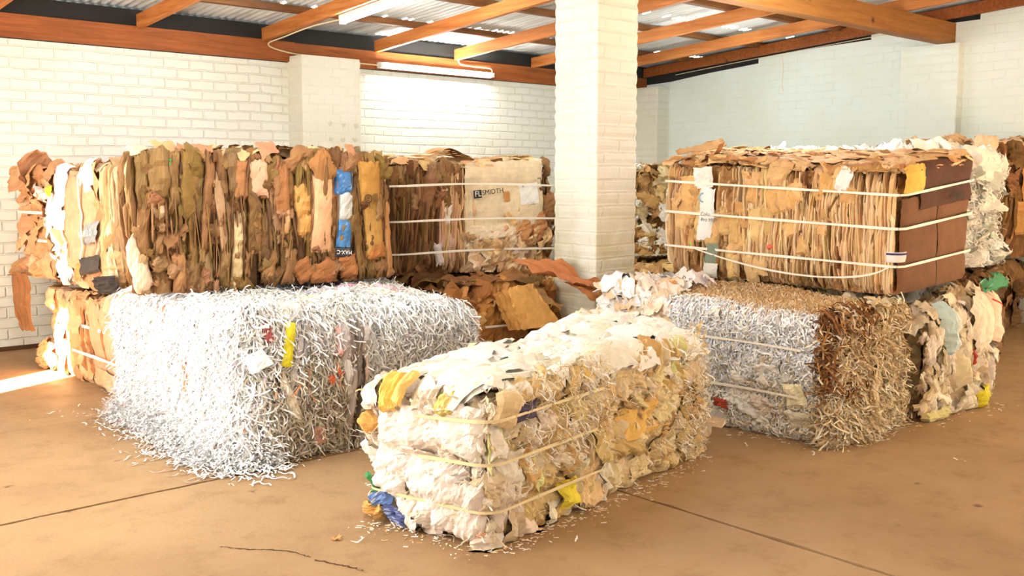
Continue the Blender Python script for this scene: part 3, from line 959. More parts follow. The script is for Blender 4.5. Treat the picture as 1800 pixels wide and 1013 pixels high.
# ================================================================== 2 white shredded bale, left
def bale_shred_left():
    b = Bale('bale of white shredded paper on the floor at left, under brown cardboard bale', (2.17, 4.40), 0, 1.50, 1.56, 0, 0.78,
             toptilt=(0, -0.13, -0.06, 0.03), r=0.10, rt=0.12, bulge=0.022, seed=21)
    b.core('packed_shreds', M_SHRED, (214, 212, 210), d=-0.03, rough=0.014)
    lx, ly, H = b.lx, b.ly, b.H
    wc = shred_cols([(246, 245, 243), (240, 239, 240), (249, 248, 244), (230, 228, 226), (236, 150, 100), (210, 190, 205)], [10, 8, 8, 3, 0.12, 0.3])
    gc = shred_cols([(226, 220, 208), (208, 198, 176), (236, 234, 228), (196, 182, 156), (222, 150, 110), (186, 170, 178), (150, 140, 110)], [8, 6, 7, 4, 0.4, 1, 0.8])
    rc = shred_cols([(236, 236, 232), (226, 224, 216), (240, 240, 238), (214, 208, 196), (230, 140, 90)], [8, 6, 6, 3, 0.25])

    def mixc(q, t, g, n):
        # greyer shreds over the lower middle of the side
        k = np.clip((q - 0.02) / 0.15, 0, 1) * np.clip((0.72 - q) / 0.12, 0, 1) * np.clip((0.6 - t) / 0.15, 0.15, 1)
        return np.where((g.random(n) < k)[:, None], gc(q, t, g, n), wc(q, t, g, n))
    sets = [b.shreds(9500, wc, (-ly, 0.02), (0.0, H + 0.03), ln=(0.07, 0.20), wd=(0.005, 0.009), drape=0.68, d=(-0.01, 0.05), lift=0.06),
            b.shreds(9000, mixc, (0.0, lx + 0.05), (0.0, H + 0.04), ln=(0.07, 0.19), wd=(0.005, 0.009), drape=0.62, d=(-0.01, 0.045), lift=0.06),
            b.shreds(3000, rc, (lx, lx + ly), (0, H), drape=0.6), b.shreds(900, rc, (lx + ly, lx * 2 + ly), (0, H), ln=(0.15, 0.3), wd=(0.008, 0.012)),
            b.shreds(8000, rc, (0.0, lx), (0.0, ly), top=True, ln=(0.07, 0.20), wd=(0.005, 0.008), d=(-0.01, 0.035), lift=0.05)]
    # heap that slid down onto the floor along the left side
    g = b.rng
    n = 5200
    q = g.uniform(-ly, 0.12, n)
    out = np.abs(g.exponential(0.030 + 0.022 * np.clip(1 + q / 1.2, 0, 1), n))
    P, C = b.shreds(n, wc, (-ly, 0.14), (0.0, 0.05), ln=(0.06, 0.16), drape=0.2, d=(0, 0.02))
    x, y, nx, ny = b.plan(np.mod(q, 2 * (lx + ly)))
    ctr = b.world(x + nx * (out + 0.02), y + ny * (out + 0.02), np.zeros(n))
    a = g.uniform(0, 2 * pi, n); L = g.uniform(0.04, 0.12, n); seg = 6
    k = np.linspace(-0.5, 0.5, seg + 1)[None]
    aa = a[:, None] + g.normal(0, 1.0, n)[:, None] * k
    X = np.cumsum(np.cos(aa) * L[:, None] / seg, 1); Y = np.cumsum(np.sin(aa) * L[:, None] / seg, 1)
    Z = 0.006 + g.uniform(0, 1, n)[:, None] * 0.24 * np.exp(-out / 0.045)[:, None] + 0.006 * np.sin(k * 9 + a[:, None])
    W = 0.0038
    px, py = -np.sin(aa) * W, np.cos(aa) * W
    base = np.stack([ctr[:, 0, None] + X, ctr[:, 1, None] + Y, np.maximum(Z, 0.003)], -1)
    off = np.stack([px, py, 0 * px + 0.0008], -1)
    sets.append((np.stack([base + off, base - off], 2), wc(q, q, g, n)))
    ribbons('shredded_paper', sets, M_SHRED, b.root)
    sh = lambda *a, **k: b.sheet('paper_sheet', *a, mat=k.pop('mat', M_PAPER), own=True, **k)
    sh(0.235, 0.60, 0.055, 0.21, (222, 208, 50), d0=0.06, ang=-0.18, amp=0.004, curve=0.012, tuck=0.01, jag=0.03, label='bright yellow card folder')
    sh(0.27, 0.50, 0.035, 0.34, (196, 190, 190), d0=0.05, ang=-0.32, amp=0.005, tuck=0.02, label='grey page edges')
    sh(0.30, 0.46, 0.03, 0.36, (170, 164, 170), d0=0.045, ang=-0.30, amp=0.005, tuck=0.02, label='dark grey page edges')
    sh(0.07, 0.535, 0.10, 0.085, (240, 240, 238), d0=0.07, ang=0.5, amp=0.004, tuck=0.004, ty=-0.015, label='white card sticking out of the shreds')
    sh(0.225, 0.335, 0.055, 0.26, (222, 212, 188), d0=0.055, ang=0.35, amp=0.006, label='curved cream sheet')
    sh(0.40, 0.11, 0.08, 0.11, (226, 176, 160), d0=0.05, ang=0.25, amp=0.006, label='pink scrap low in the shreds')
    sh(0.17, 0.42, 0.04, 0.10, (70, 62, 54), d0=0.045, ang=-0.3, amp=0.006, label='dark scrap under the yellow folder')
    for q, t, w, h, a, c in ((0.56, 0.60, 0.07, 0.22, 0.05, (176, 164, 158)), (0.60, 0.58, 0.06, 0.26, -0.10, (150, 140, 134)), (0.64, 0.52, 0.05, 0.40, -0.06, (130, 118, 112)),
                             (0.53, 0.61, 0.04, 0.16, 0.0, (214, 170, 160)), (0.60, 0.30, 0.05, 0.46, -0.12, (186, 176, 172)), (0.645, 0.28, 0.03, 0.5, -0.14, (96, 84, 76)),
                             (0.68, 0.62, 0.07, 0.17, 0.2, (200, 190, 184)), (0.57, 0.40, 0.05, 0.28, 0.1, (206, 198, 190)), (0.68, 0.40, 0.04, 0.3, -0.05, (214, 190, 170))):
        sh(q, t, w, h, c, d0=0.055, ang=a, amp=0.012, freq=5, curve=0.015, tuck=0.03, jag=0.1)
    sh(0.13, 0.665, 0.05, 0.10, (170, 90, 84), d0=0.05, ang=0.2, amp=0.008, label='dark red scrap')
    sh(0.475, 0.40, 0.045, 0.075, (236, 120, 70), d0=0.05, ang=0.4, amp=0.010, label='orange scrap')
    sh(0.52, 0.44, 0.03, 0.05, (240, 130, 80), d0=0.05, ang=0.4, amp=0.010, label='small orange scrap')
    sh(-0.50, 0.40, 0.022, 0.20, (196, 140, 96), d0=0.055, ang=0.05, amp=0.006, label='brown cardboard sliver in the white shreds')
    sh(-1.25, 0.55, 0.035, 0.26, (226, 210, 190), d0=0.04, ang=0.08, amp=0.008, label='cream sheet at the back corner')
    sh(0.28, 0.79, 0.30, 0.10, (238, 232, 210), d0=0.035, ang=0.3, amp=0.008)
    for x, y, w, h, c in ((0.75, 0.35, 0.22, 0.10, (240, 236, 228)), (0.55, 0.30, 0.20, 0.08, (236, 214, 180)), (1.0, 0.3, 0.22, 0.12, (236, 230, 216)), (1.2, 0.5, 0.16, 0.1, (232, 190, 200)),
                          (0.95, 0.55, 0.18, 0.09, (214, 160, 180)), (1.35, 0.22, 0.14, 0.10, (242, 242, 238)), (0.8, 0.6, 0.25, 0.08, (200, 196, 204)), (1.38, 0.45, 0.12, 0.1, (222, 222, 216))):
        sh(x, y, w, h, c, d0=0.05, ang=b.rng.normal(0.2, 0.4), amp=0.01, tuck=0.02, top=True)
    b.finish(95, 'cardboard_scraps')
    return b


# ================================================================== 3 upper-left cardboard bale
def bale_card_left():
    b = Bale('brown bale of folded cardboard lying on the white shredded bale at left', (1.90, 5.06), 0, 1.62, 0.72, 0.80, 1.54,
             toptilt=(0, 0.01, -0.02, 0.0), tilt=(-0.0, 0, 0.03, 0.03), r=0.07, rt=0.035, bulge=0.016, seed=31, group='bales of the left stack', skew=-21)
    b.core('packed_cardboard', M_CARD, (110, 74, 44), d=-0.085)
    lx, ly, H = b.lx, b.ly, b.H
    pb, pt, pd = pal(BROWN, 10), pal(TAN, 10), pal(DARKB, 8)
    g = b.rng
    edge_field(b, 105, (-0.12, lx), pb, (0.012, 0.05), (0.25, 0.9), (-0.05, 0.02), 0.05)
    edge_field(b, 60, (0.0, lx), pd, (0.02, 0.06), (0.3, 0.8), (-0.045, 0.0), 0.06)
    # broad folded strips
    q = -0.02
    while q < lx:
        w = g.uniform(0.04, 0.105)
        t = 0.0
        while t < H:
            h = g.uniform(0.18, 0.62)
            col = pb(g) if g.random() < 0.76 else (pt(g) * 0.92 if g.random() < 0.45 else pd(g))
            b.sheet('cardboard_sheet', q + w / 2 + g.normal(0, 0.008), min(t + h / 2, H - h / 2 + 0.02) if t + h > H else t + h / 2, w * g.uniform(0.85, 1.3), h, col, d0=g.uniform(-0.03, 0.028),
                    ang=g.normal(0, 0.06), nx=9, ny=max(8, int(h / 0.03)), amp=g.uniform(0.003, 0.012), freq=7, curve=g.uniform(0.0, 0.02), tx=g.normal(0, 0.018), ty=g.normal(0, 0.008),
                    tuck=0.035, jag=0.10, wav=g.uniform(0, 0.006))
            t += h * g.uniform(0.75, 0.98)
        q += w * 1.08
    edge_field(b, 120, (-0.08, lx), lambda g_: pb(g_) if g_.random() < 0.6 else pd(g_), (0.005, 0.016), (0.12, 0.6), (0.0, 0.045), 0.07)
    crumple_field(b, 90, (0.0, lx), (0.02, H), pb, (0.02, 0.06), (0.8, 3.0), (0.005, 0.04), 0.012, M_CARD, 'cardboard_sheet', ang=(0, 0.35))
    crumple_field(b, 70, (0.0, lx), (0.02, H), pb, (0.04, 0.12), (0.8, 2.4), (-0.005, 0.03), 0.012, M_CARD, 'cardboard_sheet', ang=(0, 0.35))
    crumple_field(b, 14, (0.0, lx), (0.0, 0.16), pb, (0.06, 0.13), (0.7, 1.5), (0.0, 0.03), 0.012, M_CARD, 'cardboard_sheet', ang=(0.2, 0.4))
    # rounded left end of pale sheet edges
    for i in range(14):
        b.sheet('cardboard_sheet', -0.02 - 0.016 * i, H / 2 + g.normal(0, 0.02), 0.03, H * g.uniform(0.75, 0.98), pt(g) + 12, d0=0.012 - 0.001 * i, ang=g.normal(0.03, 0.03), nx=4, ny=20, amp=0.004, freq=5, tuck=0.03, jag=0.1, wav=0.008)
    b.sheet('cardboard_sheet', 0.02, 0.17, 0.13, 0.30, (232, 196, 164), d0=0.03, ang=0.38, nx=10, ny=16, amp=0.008, freq=8, curve=0.015, tuck=0.03, label='pale creased kraft sheet at the left end', own=True)
    # named sheets from right of the middle
    own = dict(own=True)
    b.sheet('cardboard_sheet', 0.735, 0.60, 0.125, 0.21, (206, 160, 128), d0=0.035, nx=10, ny=12, amp=0.004, curve=0.008, tuck=0.03, jag=0.04, label='pale pink-brown flap at the top', **own)
    b.sheet('cardboard_sheet', 0.63, 0.60, 0.10, 0.22, (166, 112, 70), d0=0.03, nx=10, ny=12, amp=0.004, curve=0.008, tuck=0.03, jag=0.04, **own)
    b.sheet('cardboard_sheet', 0.875, 0.545, 0.10, 0.30, (160, 106, 64), d0=0.032, nx=10, ny=14, amp=0.005, tuck=0.03, jag=0.05, **own)
    b.sheet('cardboard_sheet', 1.12, 0.40, 0.15, 0.46, (222, 170, 128), d0=0.040, ang=-0.05, nx=10, ny=18, amp=0.006, freq=5, curve=0.02, tx=0.012, tuck=0.035, jag=0.06, label='large pale flap with a torn upper edge', **own)
    b.sheet('cardboard_sheet', 1.14, 0.66, 0.14, 0.17, (166, 114, 66), d0=0.05, ang=0.55, nx=8, ny=8, amp=0.004, tuck=0.02, jag=0.08, **own)
    b.sheet('cardboard_sheet', 1.01, 0.40, 0.12, 0.34, (196, 144, 80), d0=0.025, ang=0.04, nx=9, ny=14, amp=0.008, curve=0.015, tuck=0.035, **own)
    # blue packaging
    p = b.sheet('printed_pouch', 1.275, 0.575, 0.13, 0.15, (60, 112, 168), d0=0.035, ang=-0.05, nx=10, ny=12, amp=0.006, curve=0.012, tuck=0.02, jag=0.03, mat=M_PLASTIC, label='blue shiny pouch, upper part', **own)
    b.sheet('printed_pouch', 1.285, 0.44, 0.105, 0.17, (196, 196, 190), d0=0.036, ang=-0.03, nx=10, ny=12, amp=0.006, curve=0.012, tuck=0.02, jag=0.03, mat=M_PLASTIC, label='silver middle of the blue pouch', **own)
    b.sheet('printed_pouch', 1.275, 0.285, 0.105, 0.19, (64, 122, 178), d0=0.036, ang=-0.06, nx=10, ny=12, amp=0.006, curve=0.01, tuck=0.02, jag=0.03, mat=M_PLASTIC, label='blue lower part of the pouch', **own)
    p = b.sheet('printed_pouch', 1.265, 0.175, 0.105, 0.06, (36, 36, 40), d0=0.040, ang=-0.08, nx=8, ny=6, amp=0.0, tuck=0.004, jag=0.02, mat=M_PLASTIC, label='black band of the pouch with lettering', **own)
    c = p.reshape(-1, 3).mean(0)
    text_obj('pouch_lettering', 'MAX-C', 0.033, (c[0], c[1] - 0.011, c[2]), (-1, 0, 0.08), (0, -1, 0), M_WHITEINK, b.last, 'white lettering upside down')
    # right hand flap with the round mark
    p = b.sheet('cardboard_sheet', 1.455, 0.575, 0.155, 0.25, (182, 132, 64), d0=0.050, ang=0.02, nx=10, ny=14, amp=0.003, curve=0.010, tuck=0.03, jag=0.03, label='ochre flap with a round printed mark', **own)
    c = p[2, 3]
    m = MB()
    a = np.linspace(0, 2 * pi, 33)
    for r0, r1, a0, a1 in ((0.026, 0.021, 0, 2 * pi), (0.016, 0.012, 0.4, 5.2)):
        aa = np.linspace(a0, a1, 33)
        m.grid(np.stack([np.stack([c[0] + 0.02 + rr * np.cos(aa), np.full(33, c[1] - 0.013), c[2] - 0.02 + rr * np.sin(aa)], 1) for rr in (r0, r1)]))
    m.add([(c[0] + 0.017, c[1] - 0.013, c[2] - 0.026), (c[0] + 0.023, c[1] - 0.013, c[2] - 0.026), (c[0] + 0.023, c[1] - 0.013, c[2] - 0.012), (c[0] + 0.017, c[1] - 0.013, c[2] - 0.012)], [[0, 1, 2, 3]])
    for k in range(3):
        m.add([(c[0] + 0.058 + 0.010 * k, c[1] - 0.013, c[2] - 0.04), (c[0] + 0.063 + 0.010 * k, c[1] - 0.013, c[2] - 0.04), (c[0] + 0.063 + 0.010 * k, c[1] - 0.013, c[2] + 0.01), (c[0] + 0.058 + 0.010 * k, c[1] - 0.013, c[2] + 0.01)], [[0, 1, 2, 3]])
    m.build('round_mark', M_INK, b.last)
    b.sheet('cardboard_sheet', 1.485, 0.30, 0.14, 0.34, (186, 140, 74), d0=0.038, ang=0.06, nx=10, ny=14, amp=0.004, curve=0.008, tuck=0.03, jag=0.04, **own)
    b.sheet('cardboard_sheet', 1.50, 0.17, 0.13, 0.09, (176, 112, 58), d0=0.045, ang=0.08, amp=0.004, tuck=0.02, **own)
    b.sheet('cardboard_sheet', 1.60, 0.24, 0.045, 0.46, (188, 134, 84), d0=0.040, ang=-0.02, nx=6, ny=14, amp=0.004, tuck=0.02, **own)
    b.sheet('plastic_scrap', 0.235, 0.685, 0.018, 0.04, (40, 180, 80), d0=0.045, amp=0.006, mat=M_PLASTIC, label='bright green scrap', **own)
    for q, t, a in ((1.00, 0.08, 0.5), (1.16, 0.07, -0.7), (1.10, 0.05, 0.3), (1.3, 0.09, 0.1)):
        b.sheet('cardboard_sheet', q, t, 0.12, 0.13, (164, 106, 62), d0=0.045, ang=a, amp=0.006, tuck=0.02, **own)
    # top and hidden sides
    for i in range(160):
        w = g.uniform(0.05, 0.2); h = g.uniform(0.03, 0.1)
        b.sheet('cardboard_sheet', g.uniform(0.02, lx - 0.02), g.uniform(0.0, ly), w, h, pt(g) if g.random() < 0.5 else pb(g), d0=g.uniform(-0.01, 0.02), ang=g.normal(0, 0.5), nx=6, ny=5, amp=0.006, ty=g.normal(0, 0.018), tx=g.normal(0, 0.012), tuck=0.012, top=True)
    for x, y, w, h, a, ty, c in ((0.22, 0.08, 0.16, 0.09, 0.6, 0.035, (206, 160, 110)), (0.38, 0.1, 0.2, 0.08, -0.1, 0.02, (190, 130, 92)), (0.8, 0.06, 0.12, 0.1, 0.3, 0.03, (200, 130, 96)), (1.35, 0.05, 0.06, 0.12, 0.1, 0.04, (200, 140, 100)), (0.08, 0.05, 0.14, 0.08, 0.5, 0.01, (230, 200, 160))):
        b.sheet('cardboard_sheet', x, y, w, h, c, d0=0.03, ang=a, ty=ty, amp=0.006, tuck=0.004, top=True, own=True)
    crumple_field(b, 26, (lx, 2 * lx + ly), (0.2, H - 0.2), pb, (0.12, 0.3), (0.8, 1.6), mat=M_CARD, vis=False)
    edge_field(b, 40, (-ly, 0), pb, (0.03, 0.08), (0.4, 0.9), vis=False)
    b.finish(98, 'cardboard_edges')
    return b


# ================================================================== 4 / 5 far-left stack against the wall
def bale_far_left_top():
    b = Bale('sunlit upper cardboard bale near the left wall, with white curved print', (2.31, 6.36), 0, 1.45, 1.93, 0.67, 1.475,
             toptilt=(0.03, 0, 0, 0), r=0.08, rt=0.04, straps=(0.28, 0.48), bulge=0.02, seed=41, group='bales of the left stack')
    b.core('packed_cardboard', M_CARD, (200, 152, 100), d=-0.04)
    lx, ly, H = b.lx, b.ly, b.H
    pt, pw = pal(np.array(TAN) * 0.9, 10), pal(WHITEP, 6)
    pk = pal([(204, 156, 112), (194, 144, 100), (212, 170, 130), (186, 134, 90)], 8)
    g = b.rng
    crumple_field(b, 90, (-ly, 0.0), (0.0, H), pk, (0.12, 0.32), (0.6, 1.6), (-0.02, 0.015), 0.010, M_CARD, 'cardboard_sheet', ang=(0, 0.3), tilt=0.01, jag=0.1)
    crumple_field(b, 60, (-ly, -1.1), (0.0, H), pk, (0.12, 0.30), (0.5, 1.2), (0.0, 0.03), 0.018, M_CARD, 'cardboard_sheet', ang=(0.2, 0.4), jag=0.08)
    crumple_field(b, 30, (-1.2, -0.85), (0.0, 0.45), pw, (0.06, 0.16), (1.0, 2.4), (0.01, 0.04), 0.014, M_PAPER, 'paper_sheet', ang=(0, 0.25))
    edge_field(b, 50, (-0.35, 0.2), pt, (0.015, 0.05), (0.4, 0.95), (-0.01, 0.03), 0.05)
    # printed carton side with two white curved lines
    b.sheet('printed_carton', -0.62, 0.43, 0.50, 0.62, (208, 166, 128), d0=0.035, ang=0.0, nx=16, ny=18, amp=0.004, freq=3, curve=0.025, tuck=0.03, jag=0.03, label='smooth tan carton with white curved lines', own=True)
    for q0, bow in ((-0.80, 0.07), (-0.50, 0.05)):
        t = np.linspace(0.20, 0.74, 30)
        q = q0 + bow * (2 * (t - 0.2) / 0.54 - 1) ** 2
        m = MB(); m.grid(np.stack([b.S(q - 0.012, t, 0.072 + 0 * t), b.S(q + 0.012, t, 0.072 + 0 * t)])); m.build('white_line', M_WHITEINK, b.last)
    b.sheet('paper_sheet', -0.90, 0.68, 0.20, 0.30, (244, 240, 232), d0=0.045, ang=0.1, nx=10, ny=12, amp=0.010, tuck=0.02, mat=M_PAPER, own=True, label='white crumpled paper')
    b.sheet('paper_sheet', -0.42, 0.72, 0.26, 0.18, (244, 240, 232), d0=0.04, ang=0.4, nx=10, ny=12, amp=0.012, tuck=0.02, mat=M_PAPER, own=True, label='white crumpled paper')
    p = b.sheet('plastic_bag', -0.33, 0.37, 0.34, 0.13, (150, 152, 152), d0=0.06, ang=0.10, nx=10, ny=8, amp=0.006, tuck=0.01, jag=0.1, mat=M_PLASTIC, own=True, label='grey bag with white lettering')
    c = p[4, 4]
    text_obj('bag_lettering', 'O LUMIN', 0.062, (c[0] - 0.020, c[1], c[2] + 0.005), (0, 1, -0.10), (-1, 0, 0), M_WHITEINK, b.last, 'white lettering upside down')
    b.sheet('carton_flap', -0.30, 0.17, 0.42, 0.11, (78, 70, 64), d0=0.07, ang=0.12, nx=10, ny=8, amp=0.006, tuck=0.02, own=True, label='dark grey carton flap')
    b.sheet('carton_flap', -0.52, 0.11, 0.10, 0.10, (176, 146, 84), d0=0.07, ang=-0.5, amp=0.01, own=True, label='mustard crumpled scrap')
    b.sheet('carton_flap', -0.12, 0.05, 0.26, 0.12, (66, 58, 52), d0=0.06, ang=0.1, amp=0.016, own=True, label='black crumpled wrapper')
    b.sheet('paper_sheet', -1.25, 0.62, 0.34, 0.09, (232, 206, 196), d0=0.06, ang=-0.15, amp=0.014, mat=M_PAPER, own=True, label='pinkish white plastic scrap')
    b.sheet('paper_sheet', -1.02, 0.64, 0.06, 0.07, (240, 224, 60), d0=0.07, ang=0.2, amp=0.008, mat=M_PAPER, own=True, label='yellow scrap')
    for i in range(60):
        w = g.uniform(0.08, 0.25)
        b.sheet('cardboard_sheet', g.uniform(0.0, lx * 0.6), g.uniform(0.0, ly), w, w * g.uniform(0.3, 0.8), pt(g), d0=g.uniform(-0.01, 0.025), ang=g.uniform(-1, 1), nx=6, ny=5, amp=0.01, ty=g.normal(0, 0.02), tuck=0.012, top=True)
    edge_field(b, 40, (0, lx), pt, (0.03, 0.1), (0.4, 0.9), vis=False)
    b.finish(70, 'cardboard_edges')
    b.strap(0.285, 0.02, 0.045, q=np.linspace(-ly, -1.1, 30)); b.strap(0.485, 0.02, 0.045, q=np.linspace(-ly, -1.1, 30))
    return b


def bale_far_left_low():
    b = Bale('tan cardboard bale on the floor at far left with the sun stripe on it', (2.32, 6.22), 0, 1.45, 1.66, 0, 0.61,
             r=0.05, rt=0.03, straps=(0.22, 0.42), bulge=0.015, seed=51, group='bales of the left stack')
    b.core('packed_cardboard', M_CARD, (204, 156, 108), d=-0.035)
    lx, ly, H = b.lx, b.ly, b.H
    pk = pal([(206, 160, 118), (198, 150, 108), (212, 172, 132), (188, 138, 96)], 8)
    g = b.rng
    crumple_field(b, 80, (-ly, 0.1), (0.0, H), pk, (0.12, 0.30), (0.8, 1.8), (-0.015, 0.012), 0.006, M_CARD, 'cardboard_sheet', ang=(0, 0.2), tilt=0.008, jag=0.08)
    b.sheet('cardboard_sheet', -0.22, 0.35, 0.34, 0.46, (208, 164, 124), d0=0.03, nx=14, ny=14, amp=0.005, freq=4, curve=0.01, tuck=0.02, jag=0.04, own=True, label='smooth tan carton panel')
    b.sheet('cardboard_sheet', -0.52, 0.33, 0.26, 0.50, (204, 158, 118), d0=0.028, ang=0.05, nx=12, ny=14, amp=0.006, freq=4, curve=0.012, tuck=0.02, jag=0.05, own=True)
    b.sheet('cardboard_sheet', -0.30, 0.075, 0.60, 0.13, (208, 162, 120), d0=0.05, ang=-0.03, nx=14, ny=8, amp=0.006, freq=4, tuck=0.012, jag=0.06, own=True, label='flap folded out along the floor')
    b.sheet('cardboard_sheet', -0.12, 0.56, 0.3, 0.16, (208, 166, 128), d0=0.045, ang=-0.5, amp=0.01, own=True)
    for i in range(12):
        b.sheet('cardboard_sheet', -1.60 + 0.05 * g.normal(), 0.09 + 0.02 * g.normal(), 0.16, 0.16, (214, 160, 106), d0=0.05 + 0.02 * g.random(), ang=g.normal(0, 0.6), amp=0.02)
    for q in (-0.38, -0.68, -0.80): b.sheet('cardboard_sheet', q, 0.3, 0.035, 0.44, (172, 112, 66), d0=0.03, ang=g.normal(0, 0.12), nx=4, ny=14, amp=0.01, tuck=0.02)
    for i in range(30):
        w = g.uniform(0.08, 0.25)
        b.sheet('cardboard_sheet', g.uniform(0.0, 0.5), g.uniform(0.0, ly), w, w * 0.6, pk(g), d0=g.uniform(-0.01, 0.02), ang=g.uniform(-1, 1), amp=0.01, tuck=0.012, top=True)
    edge_field(b, 30, (0, lx), pk, (0.03, 0.1), (0.4, 0.9), vis=False)
    b.finish(60, 'cardboard_edges')
    b.strap(0.22, 0.02, 0.045, q=np.linspace(-0.95, 0.3, 40)); b.strap(0.41, 0.02, 0.045, q=np.linspace(-0.75, 0.3, 40)); b.strap(0.53, 0.02, 0.05, q=np.linspace(-0.4, 0.3, 30))
    return b


# ================================================================== 6 / 7 middle stack beside the pillar
def bale_middle_top():
    b = Bale('strapped cardboard bale left of the pillar, with the big pale printed carton', (3.88, 5.56), -10, 1.28, 0.95, 0.745, 1.525,
             r=0.05, rt=0.035, straps=(0.16, 0.385, 0.62), bulge=0.012, seed=61, group='cardboard bales of the middle stack')
    b.core('packed_cardboard', M_CARD, (150, 102, 60), d=-0.05)
    lx, ly, H = b.lx, b.ly, b.H
    pb, pt, pd = pal(BROWN, 10), pal(TAN, 10), pal(DARKB, 8)
    g = b.rng
    edge_field(b, 150, (-0.1, 0.62), pb, (0.012, 0.045), (0.25, 0.8), (-0.04, 0.015), 0.05)
    edge_field(b, 60, (0.36, 0.60), pt, (0.008, 0.03), (0.3, 0.9), (-0.01, 0.03), 0.05)
    crumple_field(b, 26, (0.0, 0.5), (0.5, H), pb, (0.05, 0.10), (1.2, 2.2), (0.0, 0.03), 0.01, M_CARD, 'cardboard_sheet', ang=(0, 0.15))
    crumple_field(b, 16, (0.34, 0.5), (0.1, 0.7), pal([(230, 214, 200), (214, 180, 160)], 8), (0.03, 0.06), (2, 4), (0.0, 0.03), 0.01, M_PAPER, 'paper_sheet', ang=(0, 0.1))
    crumple_field(b, 45, (0.6, lx), (0.0, 0.42), pt, (0.10, 0.2), (0.7, 1.5), (0.0, 0.035), 0.016, M_CARD, 'cardboard_sheet', ang=(0, 0.5))
    crumple_field(b, 30, (lx - 0.12, lx + 0.3), (0.1, H), pb, (0.05, 0.14), (1, 2), (0.0, 0.04), 0.014, M_CARD, 'cardboard_sheet', ang=(0, 0.3))
    p = b.sheet('printed_carton', 0.87, 0.53, 0.64, 0.48, (232, 212, 176), d0=0.045, ang=0.03, nx=18, ny=16, amp=0.003, freq=3, curve=0.012, tuck=0.02, jag=0.02, label='big pale carton side with black print', own=True)
    carton = b.last
    b.sheet('printed_carton', 0.79, 0.29, 0.42, 0.12, (236, 216, 184), d0=0.055, ang=0.06, nx=14, ny=8, amp=0.005, tuck=0.02, jag=0.06, own=True, label='pale carton flap hanging below')
    PANEL = carton
    q0 = b.S(np.array([0.635]), np.array([0.555]), np.array([0.078]))[0]
    X = Vector((b.ux[0], b.ux[1], 0.10)); N = Vector((b.ux[1], -b.ux[0], 0))
    m = MB()
    Xv = np.array(X.normalized()); Zv = np.array(N.cross(X).normalized())
    def quad(mm, x0, z0, x1, z1, off): mm.add([tuple(q0 + Xv * a + Zv * c + np.array(N) * off) for a, c in ((x0, z0), (x1, z0), (x1, z1), (x0, z1))], [[0, 1, 2, 3]])
    quad(m, -0.045, -0.028, 0.02, 0.028, 0.0)
    m.build('logo_block', M_INK, carton)
    text_obj('carton_lettering', 'FL', 0.055, tuple(q0 + Xv * -0.010 + np.array(N) * 0.0015), X, N, M_WHITEINK, PANEL)
    text_obj('carton_lettering', 'SMIDTH', 0.050, tuple(q0 + Xv * 0.112 + Zv * 0.004 + np.array(N) * 0.001), X, N, M_INK, PANEL)
    b.sheet('paper_label', 1.06, 0.555, 0.15, 0.15, (238, 234, 226), d0=0.062, ang=0.08, amp=0.003, tuck=0.004, jag=0.04, mat=M_PAPER, own=True, label='white paper sticker')
    b.sheet('torn_patch', 0.875, 0.535, 0.05, 0.075, (196, 140, 80), d0=0.066, ang=0.1, amp=0.0, tuck=0.003, jag=0.06, own=True, label='brown torn patch')
    c0 = b.S(np.array([1.10]), np.array([0.66]), np.array([0.076]))[0]
    m = MB()
    for (x0, z0, x1, z1) in ((0.02, 0, 0.05, 0.006), (0.045, -0.04, 0.05, 0.006), (-0.11, -0.03, -0.08, -0.024), (-0.11, -0.05, -0.106, -0.024)):
        m.add([tuple(c0 + Xv * a + Zv * c) for a, c in ((x0, z0), (x1, z0), (x1, z1), (x0, z1))], [[0, 1, 2, 3]])
    m.build('corner_marks', M_INK, carton)
    b.sheet('cardboard_sheet', 0.62, 0.40, 0.04, 0.72, (226, 186, 140), d0=0.045, nx=5, ny=18, amp=0.004, tuck=0.02, wav=0.004, own=True)
    b.sheet('cardboard_sheet', 1.16, 0.30, 0.16, 0.22, (190, 130, 84), d0=0.05, ang=0.3, amp=0.012, own=True)
    b.sheet('cardboard_sheet', 1.02, 0.30, 0.14, 0.16, (196, 140, 92), d0=0.06, ang=-0.5, amp=0.01, own=True)
    # fanned sheet edges at the right end, low
    for i in range(18):
        b.sheet('cardboard_sheet', lx - 0.03 + 0.012 * i, 0.17 + 0.012 * i, 0.016, 0.26, pt(g), d0=0.03, ang=-0.65, nx=3, ny=8, amp=0.002, tuck=0.02)
    for i in range(110):
        w = g.uniform(0.08, 0.26)
        b.sheet('cardboard_sheet', g.uniform(0.02, lx - 0.02), g.uniform(0.0, ly), w, w * g.uniform(0.3, 0.6), pt(g), d0=g.uniform(-0.01, 0.03), ang=g.normal(0, 0.5), nx=6, ny=5, amp=0.006, ty=g.normal(0, 0.02), tuck=0.012, top=True)
    for k in range(5):
        b.sheet('cardboard_sheet', 0.52, 0.16 + 0.02 * k, 0.36 - 0.03 * k, 0.15, (200 + 4 * k, 158, 100), d0=0.03 + 0.012 * k, ang=0.1, nx=10, ny=6, amp=0.004, curve=0.03, tuck=0.004, top=True, own=True)
    for i in range(16):
        b.sheet('cardboard_sheet', 0.98 + 0.018 * i, 0.25, 0.03, 0.20, (226, 190, 130), d0=0.035, ang=-0.5, tx=0.012, nx=3, ny=5, amp=0.002, tuck=0.003, top=True)
    edge_field(b, 30, (lx, 2 * lx + 2 * ly), pb, (0.04, 0.1), (0.4, 0.9), vis=False)
    b.finish(95, 'cardboard_edges')
    for t, sg in ((0.155, 0.008), (0.375, 0.008), (0.615, 0.012)): b.strap(t, 0.014, 0.075, sg, q=np.linspace(-0.1, lx + 0.15, 60))
    return b


